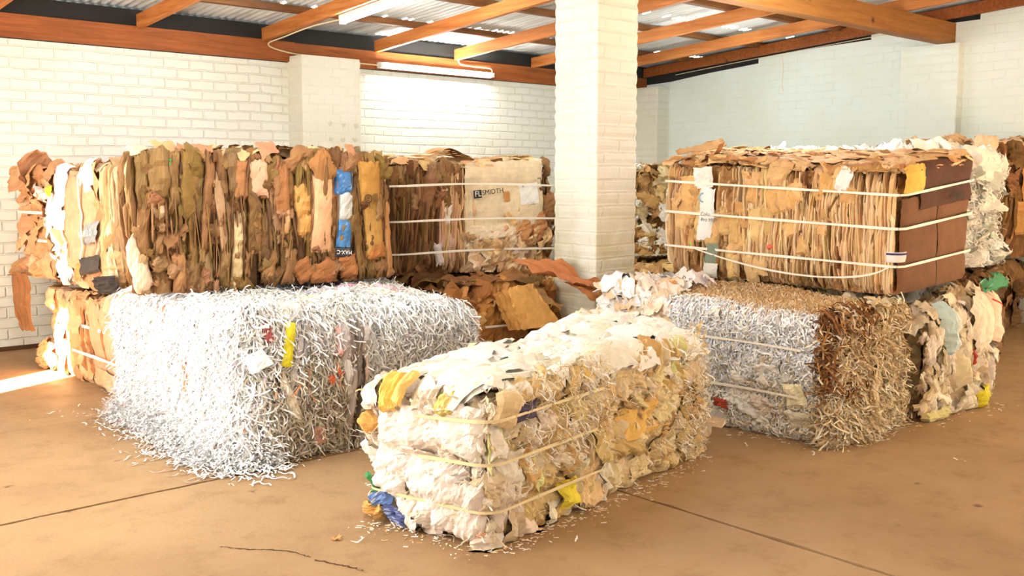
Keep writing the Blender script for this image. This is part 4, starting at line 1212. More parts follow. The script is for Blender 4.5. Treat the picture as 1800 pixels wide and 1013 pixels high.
def bale_middle_low():
    b = Bale('brown cardboard bale low beside the foot of the pillar, behind the front bale', (3.92, 5.0), -4, 0.90, 1.3, 0, 0.70,
             r=0.05, rt=0.05, straps=(0.35,), bulge=0.015, seed=71, group='cardboard bales of the middle stack')
    b.core('packed_cardboard', M_CARD, (150, 98, 52), d=-0.04)
    lx, ly, H = b.lx, b.ly, b.H
    pb = pal([(186, 130, 70), (172, 116, 60), (200, 146, 84), (160, 104, 52)], 8)
    g = b.rng
    crumple_field(b, 70, (-0.1, lx), (0.1, H), pb, (0.08, 0.2), (0.6, 1.4), (-0.02, 0.03), 0.012, M_CARD, 'cardboard_sheet', ang=(0, 0.35))
    b.sheet('cardboard_sheet', 0.22, 0.46, 0.26, 0.26, (190, 132, 68), d0=0.035, nx=10, ny=10, amp=0.005, tuck=0.02, jag=0.04, own=True)
    b.sheet('cardboard_sheet', 0.47, 0.44, 0.24, 0.24, (176, 120, 64), d0=0.03, ang=0.1, nx=10, ny=10, amp=0.005, tuck=0.02, jag=0.04, own=True)
    for i in range(70):
        w = g.uniform(0.08, 0.26)
        b.sheet('cardboard_sheet', g.uniform(0, lx), g.uniform(0.0, ly), w, w * g.uniform(0.3, 0.8), pal(BROWN)(g), d0=g.uniform(-0.01, 0.04), ang=g.uniform(-1, 1), nx=7, ny=6, amp=0.012, ty=g.normal(0, 0.03), tuck=0.012, top=True)
    b.finish(50, 'cardboard_edges')
    b.strap(0.43, 0.014, 0.045, 0.01, q=np.linspace(-0.1, lx + 0.1, 40))
    return b


# ================================================================== 8 stack seen behind the pillar
def bales_behind():
    b = Bale('mixed paper and cardboard bale half hidden right behind the pillar', (7.35, 6.25), 0, 1.4, 1.2, 0.68, 1.51, r=0.05, rt=0.05, bulge=0.02, seed=81, group='bales behind the pillar')
    b.core('packed_cardboard', M_CARD, (150, 116, 70), d=-0.04)
    g = b.rng
    mixp = pal([(196, 168, 112), (180, 140, 84), (232, 226, 206), (206, 186, 140), (150, 112, 62), (238, 234, 222)], 8)
    crumple_field(b, 170, (-1.2, 1.4), (0, b.H - 0.08), mixp, (0.08, 0.22), (0.5, 1.4), (-0.02, 0.04), 0.014, M_CARD, 'cardboard_sheet', ang=(0.3, 0.5), tilt=0.02)
    for i in range(60):
        b.sheet('cardboard_sheet', g.uniform(0, 1.4), g.uniform(0, 1.2), g.uniform(0.1, 0.25), g.uniform(0.06, 0.14), mixp(g), d0=g.uniform(-0.01, 0.03), ang=g.uniform(-1, 1), amp=0.01, ty=g.normal(0, 0.02), top=True)
    b.finish(40, 'cardboard_edges')
    c = Bale('low bale of flattened cardboard behind the pillar, under the mixed bale', (6.75, 5.75), 0, 2.0, 1.8, 0, 0.57, r=0.05, rt=0.04, bulge=0.015, seed=82, group='bales behind the pillar')
    c.core('packed_cardboard', M_CARD, (176, 138, 84), d=-0.03)
    pp = pal([(214, 178, 116), (200, 160, 98), (226, 194, 134), (184, 142, 82)], 8)
    for i in range(240):
        c.sheet('cardboard_sheet', c.rng.uniform(0, 2), c.rng.uniform(0, 0.7), c.rng.uniform(0.08, 0.26), c.rng.uniform(0.05, 0.12), pp(c.rng), d0=c.rng.uniform(-0.01, 0.04), ang=c.rng.normal(0, 0.6), nx=6, ny=5, amp=0.008, ty=c.rng.normal(0, 0.025), tuck=0.01, top=True)
    crumple_field(c, 60, (-1.2, 1.4), (0, c.H), pp, (0.08, 0.24), (0.5, 1.4), mat=M_CARD, name='cardboard_sheet')
    c.finish(40, 'cardboard_edges')


# ================================================================== 9 right upper cardboard bale
def bale_card_right():
    b = Bale('strapped tan cardboard bale on top of the right stack, dark brown end panel', (5.52, 2.83), -2, 0.86, 1.76, 0.715, 1.45,
             tilt=(0, 0.05, 0.025, 0.07), toptilt=(0.0, 0.05, 0.07, 0.09), r=0.035, rt=0.025, straps=(0.18, 0.40, 0.60), pinch=0.010, bulge=0.008, seed=91, group='bales of the right stack')
    b.core('packed_cardboard', M_CARD, (172, 126, 78), d=-0.04)
    lx, ly, H = b.lx, b.ly, b.H
    pt = pal(TAN, 9)
    g = b.rng
    edge_field(b, 420, (-ly - 0.03, -0.02), pt, (0.008, 0.032), (0.14, 0.6), (-0.03, 0.02), 0.05)
    edge_field(b, 120, (-1.1, -0.02), pt, (0.010, 0.028), (0.35, 0.95), (-0.01, 0.025), 0.025)
    edge_field(b, 120, (-0.75, -0.1), pal(BROWN + TAN, 8), (0.006, 0.018), (0.1, 0.3), (0.0, 0.03), 0.12)
    crumple_field(b, 46, (-1.75, -0.2), (0.22, H - 0.03), pal([(222, 176, 118), (214, 166, 106), (228, 186, 130)], 6), (0.06, 0.14), (0.7, 1.8), (0.012, 0.03), 0.008, M_CARD, 'cardboard_sheet', ang=(0, 0.4), jag=0.12)
    crumple_field(b, 16, (-1.5, -0.9), (0.05, 0.4), pal([(216, 180, 116), (222, 186, 130)], 6), (0.05, 0.10), (1.5, 3.5), (0.012, 0.03), 0.008, M_CARD, 'cardboard_sheet', ang=(0.15, 0.1), jag=0.10)
    own = dict(own=True)
    # the white printed box sliver
    p = b.sheet('printed_carton', -1.385, 0.40, 0.12, 0.34, (236, 234, 228), d0=0.052, ang=-0.10, nx=8, ny=18, amp=0.002, curve=0.004, tuck=0.012, jag=0.05, mat=M_PAPER, label='white printed box side with grey lettering', **own)
    box = b.last
    b.sheet('printed_carton', -1.42, 0.63, 0.16, 0.13, (238, 232, 222), d0=0.050, ang=0.1, nx=8, ny=8, amp=0.006, tuck=0.012, mat=M_PAPER, own=True, label='white torn top of the printed box')
    b.sheet('printed_carton', -1.325, 0.155, 0.10, 0.13, (128, 138, 118), d0=0.056, ang=-0.10, nx=6, ny=8, amp=0.002, tuck=0.008, jag=0.04, mat=M_PAPER, own=True, label='grey-green picture on the box')
    b.sheet('printed_carton', -1.325, 0.05, 0.12, 0.09, (226, 222, 212), d0=0.054, ang=-0.06, nx=6, ny=8, amp=0.004, tuck=0.008, jag=0.06, mat=M_PAPER, **own)
    d = 0.0605
    def pt3(q, t): return b.S(np.array([q]), np.array([t]), np.array([d]))[0]
    X = pt3(-1.34, 0.4) - pt3(-1.42, 0.4)
    N = (-1, 0, 0)
    text_obj('carton_lettering', 'Color La', 0.036, tuple(pt3(-1.355, 0.40)), tuple(X), N, M_GREYINK, box)
    text_obj('carton_lettering', 'Pro MFP', 0.036, tuple(pt3(-1.35, 0.365)), tuple(X), N, M_GREYINK, box)
    mb_, _, _ = new_mat('blue_print', 0.6, tuple(lin((120, 168, 200))))
    m = MB()
    for (rad0, rad1, a0, a1) in ((0.034, 0.024, 1.4, 4.9),):
        aa = np.linspace(a0, a1, 20)
        o3 = pt3(-1.395, 0.505); ex = X / np.linalg.norm(X)
        m.grid(np.stack([[o3 + ex * rr * math.cos(v) + np.array([0, 0, 1]) * rr * math.sin(v) for v in aa] for rr in (rad0, rad1)]))
    m.build('round_logo', mb_, box)
    # corrugated tan carton pieces top left
    b.sheet('cardboard_sheet', -1.52, 0.555, 0.20, 0.17, (224, 172, 112), d0=0.035, ang=0.15, nx=10, ny=10, amp=0.004, tuck=0.02, **own)
    b.sheet('cardboard_sheet', -1.60, 0.44, 0.20, 0.14, (222, 172, 112), d0=0.03, ang=-0.2, nx=10, ny=10, amp=0.006, tuck=0.02, **own)
    b.sheet('cardboard_sheet', -0.80, 0.52, 0.22, 0.16, (226, 178, 114), d0=0.034, ang=0.25, nx=10, ny=10, amp=0.008, tuck=0.02, **own)
    b.sheet('cardboard_sheet', -0.35, 0.66, 0.10, 0.14, (238, 234, 228), d0=0.035, ang=-0.3, nx=6, ny=8, amp=0.006, tuck=0.012, mat=M_PAPER, own=True, label='white torn paper near the top')
    b.sheet('plastic_scrap', -1.52, 0.20, 0.025, 0.035, (110, 220, 110), d0=0.035, ang=0.3, amp=0.005, mat=M_PLASTIC, own=True, label='light green scrap')
    b.sheet('plastic_scrap', -0.87, 0.23, 0.04, 0.03, (226, 110, 96), d0=0.03, ang=0.5, amp=0.005, mat=M_PLASTIC, own=True, label='red scrap')
    for i in range(8):
        b.sheet('cardboard_sheet', -0.02 - 0.026 * i, H / 2 - 0.02, 0.024, H * g.uniform(0.75, 0.93), pt(g), d0=0.018, nx=4, ny=16, amp=0.002, tuck=0.02, wav=0.002, **own)
    # brown end panel
    br = (142, 84, 46)
    b.sheet('end_panel', 0.23, 0.29, 0.43, 0.56, (110, 71, 43), d0=0.022, nx=16, ny=18, amp=0.002, freq=3, tuck=0.012, jag=0.015, smooth=True, own=True, label='brown carton panel on the end')
    b.sheet('end_panel', 0.655, 0.29, 0.40, 0.56, (115, 75, 46), d0=0.022, nx=16, ny=18, amp=0.002, freq=3, tuck=0.012, jag=0.015, smooth=True, own=True)
    b.sheet('end_panel', 0.52, 0.615, 0.66, 0.26, (80, 45, 28), d0=0.034, nx=18, ny=10, amp=0.002, freq=3, tuck=0.010, jag=0.03, smooth=True, own=True, label='darker red-brown panel across the top of the end')
    dark = b.last
    b.sheet('carton_flap', 0.13, 0.66, 0.22, 0.14, (226, 178, 84), d0=0.040, nx=8, ny=8, amp=0.002, curve=0.004, tuck=0.012, jag=0.04, own=True, label='small yellow carton at the corner')
    m = MB()
    for k in range(2):
        P0 = [b.S(np.array([0.15 + 0.05 * k + x]), np.array([0.68 + z]), np.array([0.052]), False)[0] for x, z in ((0, 0), (0.018, 0), (0.018, 0.035), (0, 0.035))]
        m.add(P0, [[0, 1, 2, 3]])
    m.build('black_mark', M_INK, b.last)
    # handwriting on the dark panel
    hp = [b.S(np.array([0.50 + v]), np.array([0.535]), np.array([0.050]), False)[0] for v in (0, 0.1, 0.2)]
    text_obj('handwriting', 'Cukly', 0.085, tuple(hp[1]), tuple(hp[2] - hp[0]), (b.ux[1], -b.ux[0], 0), M_INK, dark)
    # label wrapped on the corner
    p = b.sheet('paper_label', 0.0, 0.235, 0.085, 0.06, (236, 228, 220), d0=0.042, amp=0.0, tuck=0.003, nx=10, ny=4, jag=0.0, mat=M_PAPER, own=True, label='white sticker with a dark blue heading')
    mm, _, _ = new_mat('navy_print', 0.6, tuple(lin((52, 48, 96))))
    m = MB(); qq = np.linspace(-0.038, 0.038, 10)
    m.grid(np.stack([b.S(qq, np.full(10, 0.248), np.full(10, 0.046)), b.S(qq, np.full(10, 0.260), np.full(10, 0.046))])); m.build('label_heading', mm, b.last)
    # top: flat overlapping sheets with ragged dark edges
    tp = pal([(212, 166, 112), (196, 146, 92), (220, 180, 128), (182, 130, 78), (226, 190, 140)], 8)
    for i in range(420):
        w = g.uniform(0.06, 0.3); h = w * g.uniform(0.25, 0.6)
        b.sheet('cardboard_sheet', g.uniform(0.0, lx), g.uniform(0.0, ly), w, h, tp(g), d0=g.uniform(0.0, 0.035), ang=g.normal(1.2, 0.5), nx=7, ny=5, amp=0.004, freq=6, ty=g.normal(0, 0.010), tx=g.normal(0, 0.008), tuck=0.008, jag=0.18, top=True)
    for i in range(30):
        b.sheet('cardboard_sheet', g.uniform(-0.01, 0.10), g.uniform(0.0, ly), 0.12, 0.05, tp(g), d0=0.02, ang=g.normal(1.4, 0.4), tx=g.normal(0, 0.03), amp=0.006, tuck=0.005, top=True)
    edge_field(b, 40, (lx + 0.08, 2 * lx + ly - 0.08), pt, (0.03, 0.09), (0.3, 0.7), vis=False, lean=0.02, tr=(0.3, 0.42))
    b.finish(98, 'cardboard_edges')
    b.strap(0.18, 0.014, 0.037); b.strap(0.40, 0.015, 0.037); b.strap(0.595, 0.014, 0.040)
    q = np.linspace(-1.5, -0.02, 40); u = (q + 1.5) / 1.48
    b.strap(0.185 - 0.34 * u * (1 - u) ** 0.6 * 0.9, 0.011, 0.055, q=q, label='loose white strap sagging below the lowest one')
    return b


# ================================================================== 10 right shredded bale
def bale_shred_right():
    b = Bale('shredded paper bale on the floor at right, stained brown on top and at its corner', (4.615, 2.735), 0, 0.86, 1.62, 0, 0.69,
             toptilt=(-0.02, 0.0, 0.03, 0.02), r=0.07, rt=0.06, straps=(0.24, 0.50), pinch=0.02, bulge=0.016, seed=101, group='bales of the right stack')
    b.core('packed_shreds', M_SHRED, (226, 216, 198), d=-0.02, rough=0.010)
    lx, ly, H = b.lx, b.ly, b.H
    lc = shred_cols([(247, 247, 248), (240, 240, 244), (246, 243, 236), (232, 222, 204), (206, 184, 150), (230, 232, 246)], [9, 8, 6, 2, 0.6, 2])
    low = shred_cols([(240, 235, 224), (226, 212, 188), (244, 240, 234), (206, 182, 148), (160, 126, 88)], [7, 4, 6, 2, 0.6])
    straw = shred_cols([(214, 192, 152), (228, 212, 180), (196, 168, 122), (236, 228, 208), (176, 144, 98)], [5, 5, 4, 3, 2])
    brown = shred_cols([(132, 84, 42), (108, 66, 32), (160, 110, 60), (90, 54, 28), (186, 140, 86)], [5, 4, 4, 3, 2])
    topc = shred_cols([(216, 180, 130), (224, 190, 142), (206, 166, 114), (230, 202, 158), (236, 226, 204)], [5, 5, 4, 4, 2])
    topw = shred_cols([(240, 236, 230), (228, 220, 208), (236, 222, 200)], [4, 3, 2])

    def cl(q, t, g, n):
        k = np.clip((0.38 - t) / 0.2, 0, 0.9)
        c = np.where((g.random(n) < k)[:, None], low(q, t, g, n), lc(q, t, g, n))
        kb = np.clip((q + 0.05) / 0.05, 0, 0.9)
        return np.where((g.random(n) < kb)[:, None], brown(q, t, g, n), c)

    def cfy(q, t, g, n):
        kb = np.maximum(np.exp(-((q - 0.01) / 0.045) ** 2) * (t > 0.30), np.maximum(np.exp(-((q - 0.22) / 0.12) ** 2 - ((t - 0.22) / 0.12) ** 2) * 0.95, 0.8 * (t > H - 0.05) * (q < 0.5)))
        kb = np.maximum(kb, 0.18 * (q < 0.5) * (t > H - 0.2))
        return np.where((g.random(n) < kb)[:, None], brown(q, t, g, n), straw(q, t, g, n))

    def ct(x, y, g, n):
        kw = np.clip((0.10 - x) / 0.1 + 0.25 * np.sin(y * 9) + (y > 1.15) * 0.9, 0, 0.95)
        return np.where((g.random(n) < kw)[:, None], topw(x, y, g, n), topc(x, y, g, n))
    sets = [b.shreds(9000, cl, (-ly, 0.0), (0, H + 0.02), ln=(0.04, 0.11), wd=(0.005, 0.010), drape=0.1, d=(-0.008, 0.018), lift=0.02, curl=0.006),
            b.shreds(6500, cfy, (-0.02, lx), (0, H + 0.02), ln=(0.06, 0.17), wd=(0.005, 0.009), drape=0.35, d=(-0.01, 0.05), lift=0.07),
            b.shreds(1500, straw, (0.0, 0.40), (0.0, 0.20), ln=(0.08, 0.20), wd=(0.006, 0.010), drape=0.5, d=(0.01, 0.08), lift=0.10),
            b.shreds(6000, ct, (0.0, lx), (0.0, ly), top=True, ln=(0.03, 0.10), wd=(0.003, 0.006), d=(-0.005, 0.02), lift=0.015),
            b.shreds(900, straw, (lx + 0.1, 2 * (lx + ly) - ly), (0, H), ln=(0.1, 0.25), wd=(0.008, 0.012), d=(-0.02, 0.0), lift=0.0)]
    ribbons('shredded_paper', sets, M_SHRED, b.root)
    g = b.rng
    pg = pal(GREYP, 8)
    crumple_field(b, 70, (-ly, -0.12), (0.0, 0.42), pg, (0.06, 0.18), (0.5, 1.2), (-0.01, 0.03), 0.012, tilt=0.02)
    crumple_field(b, 22, (-ly, -0.2), (0.42, H), pal(WHITEP, 6), (0.06, 0.14), (0.5, 1.2), (-0.015, 0.012), 0.008)
    crumple_field(b, 26, (0.42, lx), (0.0, H), pal([(214, 190, 146), (226, 206, 166), (198, 172, 124)], 8), (0.08, 0.2), (1.0, 2.2), (0.0, 0.03), 0.012, ang=(0, 0.3))
    b.sheet('paper_sheet', 0.47, 0.22, 0.13, 0.28, (206, 188, 152), d0=0.035, nx=10, ny=12, amp=0.006, curve=0.02, mat=M_PAPER, own=True, label='smooth beige sheet')
    b.sheet('paper_sheet', 0.62, 0.27, 0.10, 0.035, (76, 86, 52), d0=0.05, ang=0.1, amp=0.006, mat=M_PAPER, own=True, label='dark green scrap')
    b.sheet('paper_sheet', -0.62, 0.14, 0.09, 0.05, (168, 66, 44), d0=0.04, ang=-0.1, amp=0.008, mat=M_PAPER, own=True, label='red-brown scrap')
    b.sheet('paper_sheet', -0.16, 0.26, 0.12, 0.13, (236, 226, 190), d0=0.045, ang=0.2, amp=0.006, mat=M_PAPER, own=True, label='pale cream scrap near the corner')
    b.sheet('paper_sheet', -0.80, 0.34, 0.20, 0.20, (222, 212, 200), d0=0.03, ang=0.3, amp=0.012, mat=M_PAPER, own=True)
    # loose pages heaped over the far left end
    wp = pal([(242, 240, 236), (236, 230, 222), (232, 214, 190), (226, 196, 160), (240, 236, 240)], 6)
    for i in range(90):
        w = g.uniform(0.10, 0.26)
        b.sheet('paper_sheet', g.uniform(0.0, 0.55), g.uniform(1.10, ly), w, w * g.uniform(0.3, 0.7), wp(g), d0=g.uniform(0.0, 0.06), ang=g.normal(0.9, 0.5), nx=8, ny=6, amp=0.010, ty=g.normal(0, 0.03), tx=g.normal(0, 0.01), curve=0.015, tuck=0.01, jag=0.15, mat=M_PAPER, top=True)
    for i in range(46):
        w = g.uniform(0.06, 0.20)
        b.sheet('paper_sheet', g.uniform(-ly, -1.05), g.uniform(H * 0.55, H + 0.05), w, w * g.uniform(0.4, 0.9), wp(g), d0=g.uniform(0.0, 0.04), ang=g.normal(0.4, 0.4), nx=8, ny=6, amp=0.012, ty=g.normal(0, 0.02), tuck=0.015, jag=0.15, mat=M_PAPER)
    b.sheet('paper_sheet', 0.16, 1.40, 0.30, 0.12, (176, 118, 66), d0=0.05, ang=0.7, amp=0.016, top=True, own=True, label='brown scrap among the loose pages')
    b.sheet('paper_sheet', 0.22, 1.22, 0.20, 0.14, (206, 150, 86), d0=0.06, ang=0.5, amp=0.016, top=True, own=True)
    b.sheet('plastic_scrap', 0.60, 0.16, 0.12, 0.05, (150, 216, 150), d0=0.02, ang=0.2, amp=0.012, mat=M_PLASTIC, top=True, own=True, label='pale green film scrap on top')
    b.sheet('cardboard_sheet', 0.80, 0.10, 0.12, 0.08, (196, 158, 96), d0=0.01, ang=0.2, amp=0.01, mat=M_CARD, top=True, own=True)
    b.finish(80, 'cardboard_scraps')
    b.strap(0.245, 0.014, 0.045, 0.01, q=np.linspace(-ly, -0.12, 50)); b.strap(0.505, 0.012, 0.042, 0.01, q=np.linspace(-ly, -0.12, 50))
    return b


# ================================================================== 11 paper bale at the right end
def bale_paper_right():
    b = Bale('bale of folded grey-white papers and sacks at the right, beside the brown-stained bale', (5.56, 2.64), 0, 0.85, 2.0, 0, 0.665,
             tilt=(0, 0, 0, 0), toptilt=(-0.03, 0.0, 0, 0), r=0.07, rt=0.08, bulge=0.03, seed=111, group='bales of the right stack')
    b.core('packed_paper', M_PAPER, (176, 156, 122), d=-0.04, rough=0.016)
    lx, ly, H = b.lx, b.ly, b.H
    g = b.rng
    pg = pal([(222, 206, 176), (208, 190, 158), (232, 220, 196), (196, 174, 138), (226, 214, 190), (236, 228, 210)], 8)
    crumple_field(b, 130, (0.0, lx + 0.25), (0.0, H - 0.1), pg, (0.05, 0.13), (1.2, 3.2), (-0.02, 0.04), 0.018, ang=(-0.1, 0.3), tilt=0.03, nn=10)
    crumple_field(b, 60, (lx, lx + ly), (0.0, H), pg, (0.08, 0.2), (0.8, 2.0), (-0.01, 0.04), 0.018, ang=(0, 0.4))
    crumple_field(b, 50, (-0.05, lx + 0.1), (0.0, H), pg, (0.03, 0.08), (0.8, 3.0), (0.01, 0.05), 0.014, ang=(0.1, 0.4))
    crumple_field(b, 40, (0.0, lx), (0.0, 0.6), pg, (0.08, 0.2), (0.4, 1.0), (0.0, 0.04), 0.016, top=True)
    own = dict(own=True, mat=M_PAPER)
    b.sheet('paper_sheet', 0.20, 0.55, 0.10, 0.30, (190, 210, 204), d0=0.05, ang=0.12, nx=9, ny=14, amp=0.014, curve=0.02, label='pale blue-green sheet', **own)
    b.sheet('paper_sheet', 0.27, 0.55, 0.06, 0.30, (232, 236, 228), d0=0.05, ang=0.08, nx=8, ny=14, amp=0.012, label='white folded sheet', **own)
    b.sheet('paper_sack', 0.60, 0.53, 0.30, 0.30, (232, 218, 192), d0=0.07, ang=0.35, nx=14, ny=14, amp=0.014, freq=5, curve=0.03, label='large cream paper sack', **own)
    p = b.sheet('paper_sack', 0.82, 0.52, 0.24, 0.26, (230, 204, 176), d0=0.08, ang=-0.3, nx=12, ny=12, amp=0.010, freq=5, curve=0.03, label='sack corner with red stripes', **own)
    rm, _, _ = new_mat('red_print', 0.7, tuple(lin((196, 70, 56))))
    for (i0, j0), (i1, j1) in (((1, 10), (8, 9)), ((8, 9), (7, 3)), ((10, 6), (7, 3))):
        n = 14
        ii = np.linspace(i0, i1, n); jj = np.linspace(j0, j1, n)
        a0 = np.floor(ii).astype(int).clip(0, 11); b0 = np.floor(jj).astype(int).clip(0, 11); fa = (ii - a0)[:, None]; fb = (jj - b0)[:, None]
        pp = p[a0, b0] * (1 - fa) * (1 - fb) + p[a0 + 1, b0] * fa * (1 - fb) + p[a0, b0 + 1] * (1 - fa) * fb + p[a0 + 1, b0 + 1] * fa * fb
        m = MB(); m.tube([tuple(v + np.array([0.001, -0.003, 0])) for v in pp], 0.005, 5); m.build('red_stripe', rm, b.last)
    b.sheet('paper_sheet', 0.64, 0.07, 0.16, 0.12, (222, 206, 50), d0=0.05, ang=0.3, amp=0.016, label='yellow crumpled sheet near the floor', **own)
    b.sheet('paper_sheet', 0.10, 0.03, 0.24, 0.07, (206, 192, 130), d0=0.06, ang=0.08, amp=0.016, label='olive-cream scrap on the floor edge', **own)
    b.sheet('paper_sheet', 0.50, 0.34, 0.025, 0.12, (170, 60, 48), d0=0.055, ang=0.25, amp=0.008, label='dark red sliver', **own)
    b.sheet('plastic_bag', 0.86, 0.13, 0.06, 0.24, (44, 40, 48), d0=0.03, ang=-0.2, amp=0.01, mat=M_PLASTIC, own=True, label='black plastic near the floor')
    b.finish(90, 'cardboard_scraps')
    return b


# ================================================================== 12-15 far right stack
def bales_far_right():
    b = Bale('tall bale of white shredded office paper behind the strapped cardboard bale at right', (6.72, 3.42), 0, 1.66, 1.25, 0.72, 1.60, r=0.06, rt=0.06, bulge=0.025, seed=121, group='bales of the far right stack')
    b.core('packed_paper', M_PAPER, (216, 206, 186), d=-0.03, rough=0.015)
    lx, ly, H = b.lx, b.ly, b.H
    g = b.rng
    pw = pal([(236, 232, 220), (224, 216, 198), (240, 238, 230), (206, 208, 196), (228, 222, 208)], 7)
    crumple_field(b, 170, (-0.3, lx + 0.1), (0.0, H), pw, (0.06, 0.18), (0.4, 1.2), (-0.01, 0.04), 0.014, ang=(0.2, 0.6), tilt=0.035)
    crumple_field(b, 80, (0.0, lx), (0.0, ly), pal(WHITEP, 6), (0.08, 0.25), (0.4, 0.9), (0.0, 0.04), 0.012, top=True)
    crumple_field(b, 40, (-ly, 0.0), (0.0, H), pw, (0.1, 0.22), (0.5, 1.2), vis=False)
    b.sheet('paper_sheet', 1.30, 0.80, 0.56, 0.26, (236, 230, 216), d0=0.05, ang=0.0, nx=14, ny=10, amp=0.012, curve=0.03, mat=M_PAPER, own=True, label='big white sheet folded over the top')
    b.sheet('paper_sheet', 0.98, 0.56, 0.10, 0.08, (70, 48, 32), d0=0.05, amp=0.01, mat=M_PAPER, own=True, label='dark brown scrap')
    sc = shred_cols([(238, 236, 230), (226, 222, 210), (214, 214, 210)], [4, 3, 2])
    ribbons('shredded_paper', [b.shreds(1500, sc, (0.2, lx), (0, H), ln=(0.06, 0.2), wd=(0.005, 0.01), drape=0.3, d=(0.0, 0.05), lift=0.06),
                               b.shreds(1200, sc, (0, lx), (0, ly), top=True, ln=(0.06, 0.2), wd=(0.005, 0.01), d=(0.0, 0.03), lift=0.03)], M_SHRED, b.root)
    b.finish(60, 'cardboard_scraps')
    c = Bale('dark brown cardboard bale on the floor at right, under the white office paper bale', (6.72, 3.30), 0, 1.56, 1.4, 0, 0.61, r=0.05, rt=0.04, bulge=0.015, seed=122, group='bales of the far right stack')
    c.core('packed_cardboard', M_CARD, (120, 84, 48), d=-0.03)
    pd = pal(DARKB, 8)
    crumple_field(c, 60, (-0.1, 1.7), (0, c.H), pd, (0.12, 0.3), (0.8, 1.6), (-0.02, 0.03), 0.012, M_CARD, 'cardboard_sheet', ang=(0, 0.3))
    c.sheet('cardboard_sheet', 1.25, 0.20, 0.5, 0.36, (128, 90, 54), d0=0.035, ang=0.03, nx=12, ny=10, amp=0.005, tuck=0.02, jag=0.04, own=True)
    c.sheet('plastic_bag', 1.28, 0.585, 0.42, 0.10, (58, 130, 84), d0=0.05, ang=0.1, amp=0.012, mat=M_PLASTIC, own=True, label='dark green plastic over the top edge')
    crumple_field(c, 30, (0.8, 1.5), (0.0, 0.3), pal(BROWN, 8), (0.1, 0.3), (0.3, 0.8), (0.0, 0.04), 0.014, M_CARD, 'cardboard_sheet', top=True)
    c.finish(40, 'cardboard_edges')
    d = Bale('brown cardboard bale at the right edge, top of the far right stack', (8.60, 3.62), 0, 1.5, 1.25, 0.70, 1.72, r=0.06, rt=0.05, bulge=0.025, seed=123, group='bales of the far right stack')
    d.core('packed_cardboard', M_CARD, (130, 90, 52), d=-0.04)
    pb = pal(BROWN, 9)
    edge_field(d, 60, (0.0, 1.5), pb, (0.03, 0.09), (0.3, 0.8), (-0.03, 0.02), 0.08)
    crumple_field(d, 50, (-0.2, 1.5), (0.55, d.H - 0.08), pb, (0.08, 0.2), (0.6, 1.4), (0.0, 0.04), 0.02, M_CARD, 'cardboard_sheet', ang=(0.3, 0.6))
    crumple_field(d, 50, (0, 1.5), (0, 1.2), pal(TAN, 8), (0.08, 0.3), (0.4, 0.9), (0.0, 0.03), 0.012, M_CARD, 'cardboard_sheet', top=True, tilt=0.015)
    crumple_field(d, 30, (-1.25, 0), (0.3, d.H - 0.12), pal(TAN, 8), (0.1, 0.25), (0.6, 1.4), (0.0, 0.04), 0.02, M_CARD, 'cardboard_sheet')
    d.sheet('cardboard_sheet', 0.86, 0.72, 0.5, 0.42, (196, 146, 84), d0=0.06, nx=12, ny=12, amp=0.005, curve=0.03, tuck=0.03, jag=0.04, own=True, label='large ochre carton panel')
    d.sheet('cardboard_sheet', 0.80, 0.38, 0.5, 0.30, (190, 140, 80), d0=0.05, ang=0.1, nx=12, ny=12, amp=0.006, curve=0.03, tuck=0.03, jag=0.05, own=True)
    d.finish(60, 'cardboard_edges')
    e = Bale('shadowed cardboard bale low at the far right edge of the photo', (8.72, 3.85), 0, 1.3, 1.2, 0, 0.61, r=0.05, rt=0.04, bulge=0.02, seed=124, group='bales of the far right stack')
    e.core('packed_cardboard', M_CARD, (110, 76, 44), d=-0.03)
    crumple_field(e, 50, (-0.4, 1.3), (0, e.H), pd, (0.12, 0.3), (0.8, 1.6), (-0.02, 0.03), 0.014, M_CARD, 'cardboard_sheet', ang=(0, 0.4))
    e.finish(30, 'cardboard_edges')


bale_front()
bale_shred_left()
bale_card_left()
bale_far_left_top()
bale_far_left_low()
bale_middle_top()
bale_middle_low()
bales_behind()
bale_card_right()
bale_shred_right()
bale_paper_right()
bales_far_right()


# ------------------------------------------------------------------ loose pieces
def loose_sheet(name, label, cat, corners, color, amp=0.01, n=12, mat=None, seed=0, thick=0.004, group=None, curve=0.0):
    """a bent sheet between four corner points (world), given real thickness"""
    g = np.random.default_rng(seed)
    c = np.array(corners, float)
    A, B = np.meshgrid(np.linspace(0, 1, n + 1), np.linspace(0, 1, n + 1), indexing='ij')
    P = (c[0] * ((1 - A) * (1 - B))[..., None] + c[1] * (A * (1 - B))[..., None] + c[2] * (A * B)[..., None] + c[3] * ((1 - A) * B)[..., None])
    nrm = np.cross(c[1] - c[0], c[3] - c[0]); nrm /= np.linalg.norm(nrm)
    D = np.zeros_like(A)
    for k in range(3):
        th = g.uniform(0, pi)
        D += amp / (k + 1) * tri((A * math.cos(th) + B * math.sin(th)) * (1.3 + k) + g.uniform())
    D += curve * np.sin(pi * A)
    jx = 1 + g.normal(0, 0.02, A.shape)
    P = P + nrm * D[..., None]
    edge = (np.minimum(np.minimum(A, 1 - A), np.minimum(B, 1 - B)) < 0.01)
    P += g.normal(0, 0.004, P.shape) * edge[..., None]
    org = P.reshape(-1, 3).mean(0); org[2] = P[..., 2].min()
    m = MB(); m.grid(P - org, lin(color)); m.grid((P - nrm * thick - org)[:, ::-1], lin(color))
    for a, b_ in ((P[0], P[0] - nrm * thick), (P[-1] - nrm * thick, P[-1]), (P[:, 0] - nrm * thick, P[:, 0]), (P[:, -1], P[:, -1] - nrm * thick)):
        m.grid(np.stack([a, b_]) - org, lin(color))
    o = m.build(name, mat or M_CARD)
    o.location = tuple(org)
    return tag(o, label, cat, group)


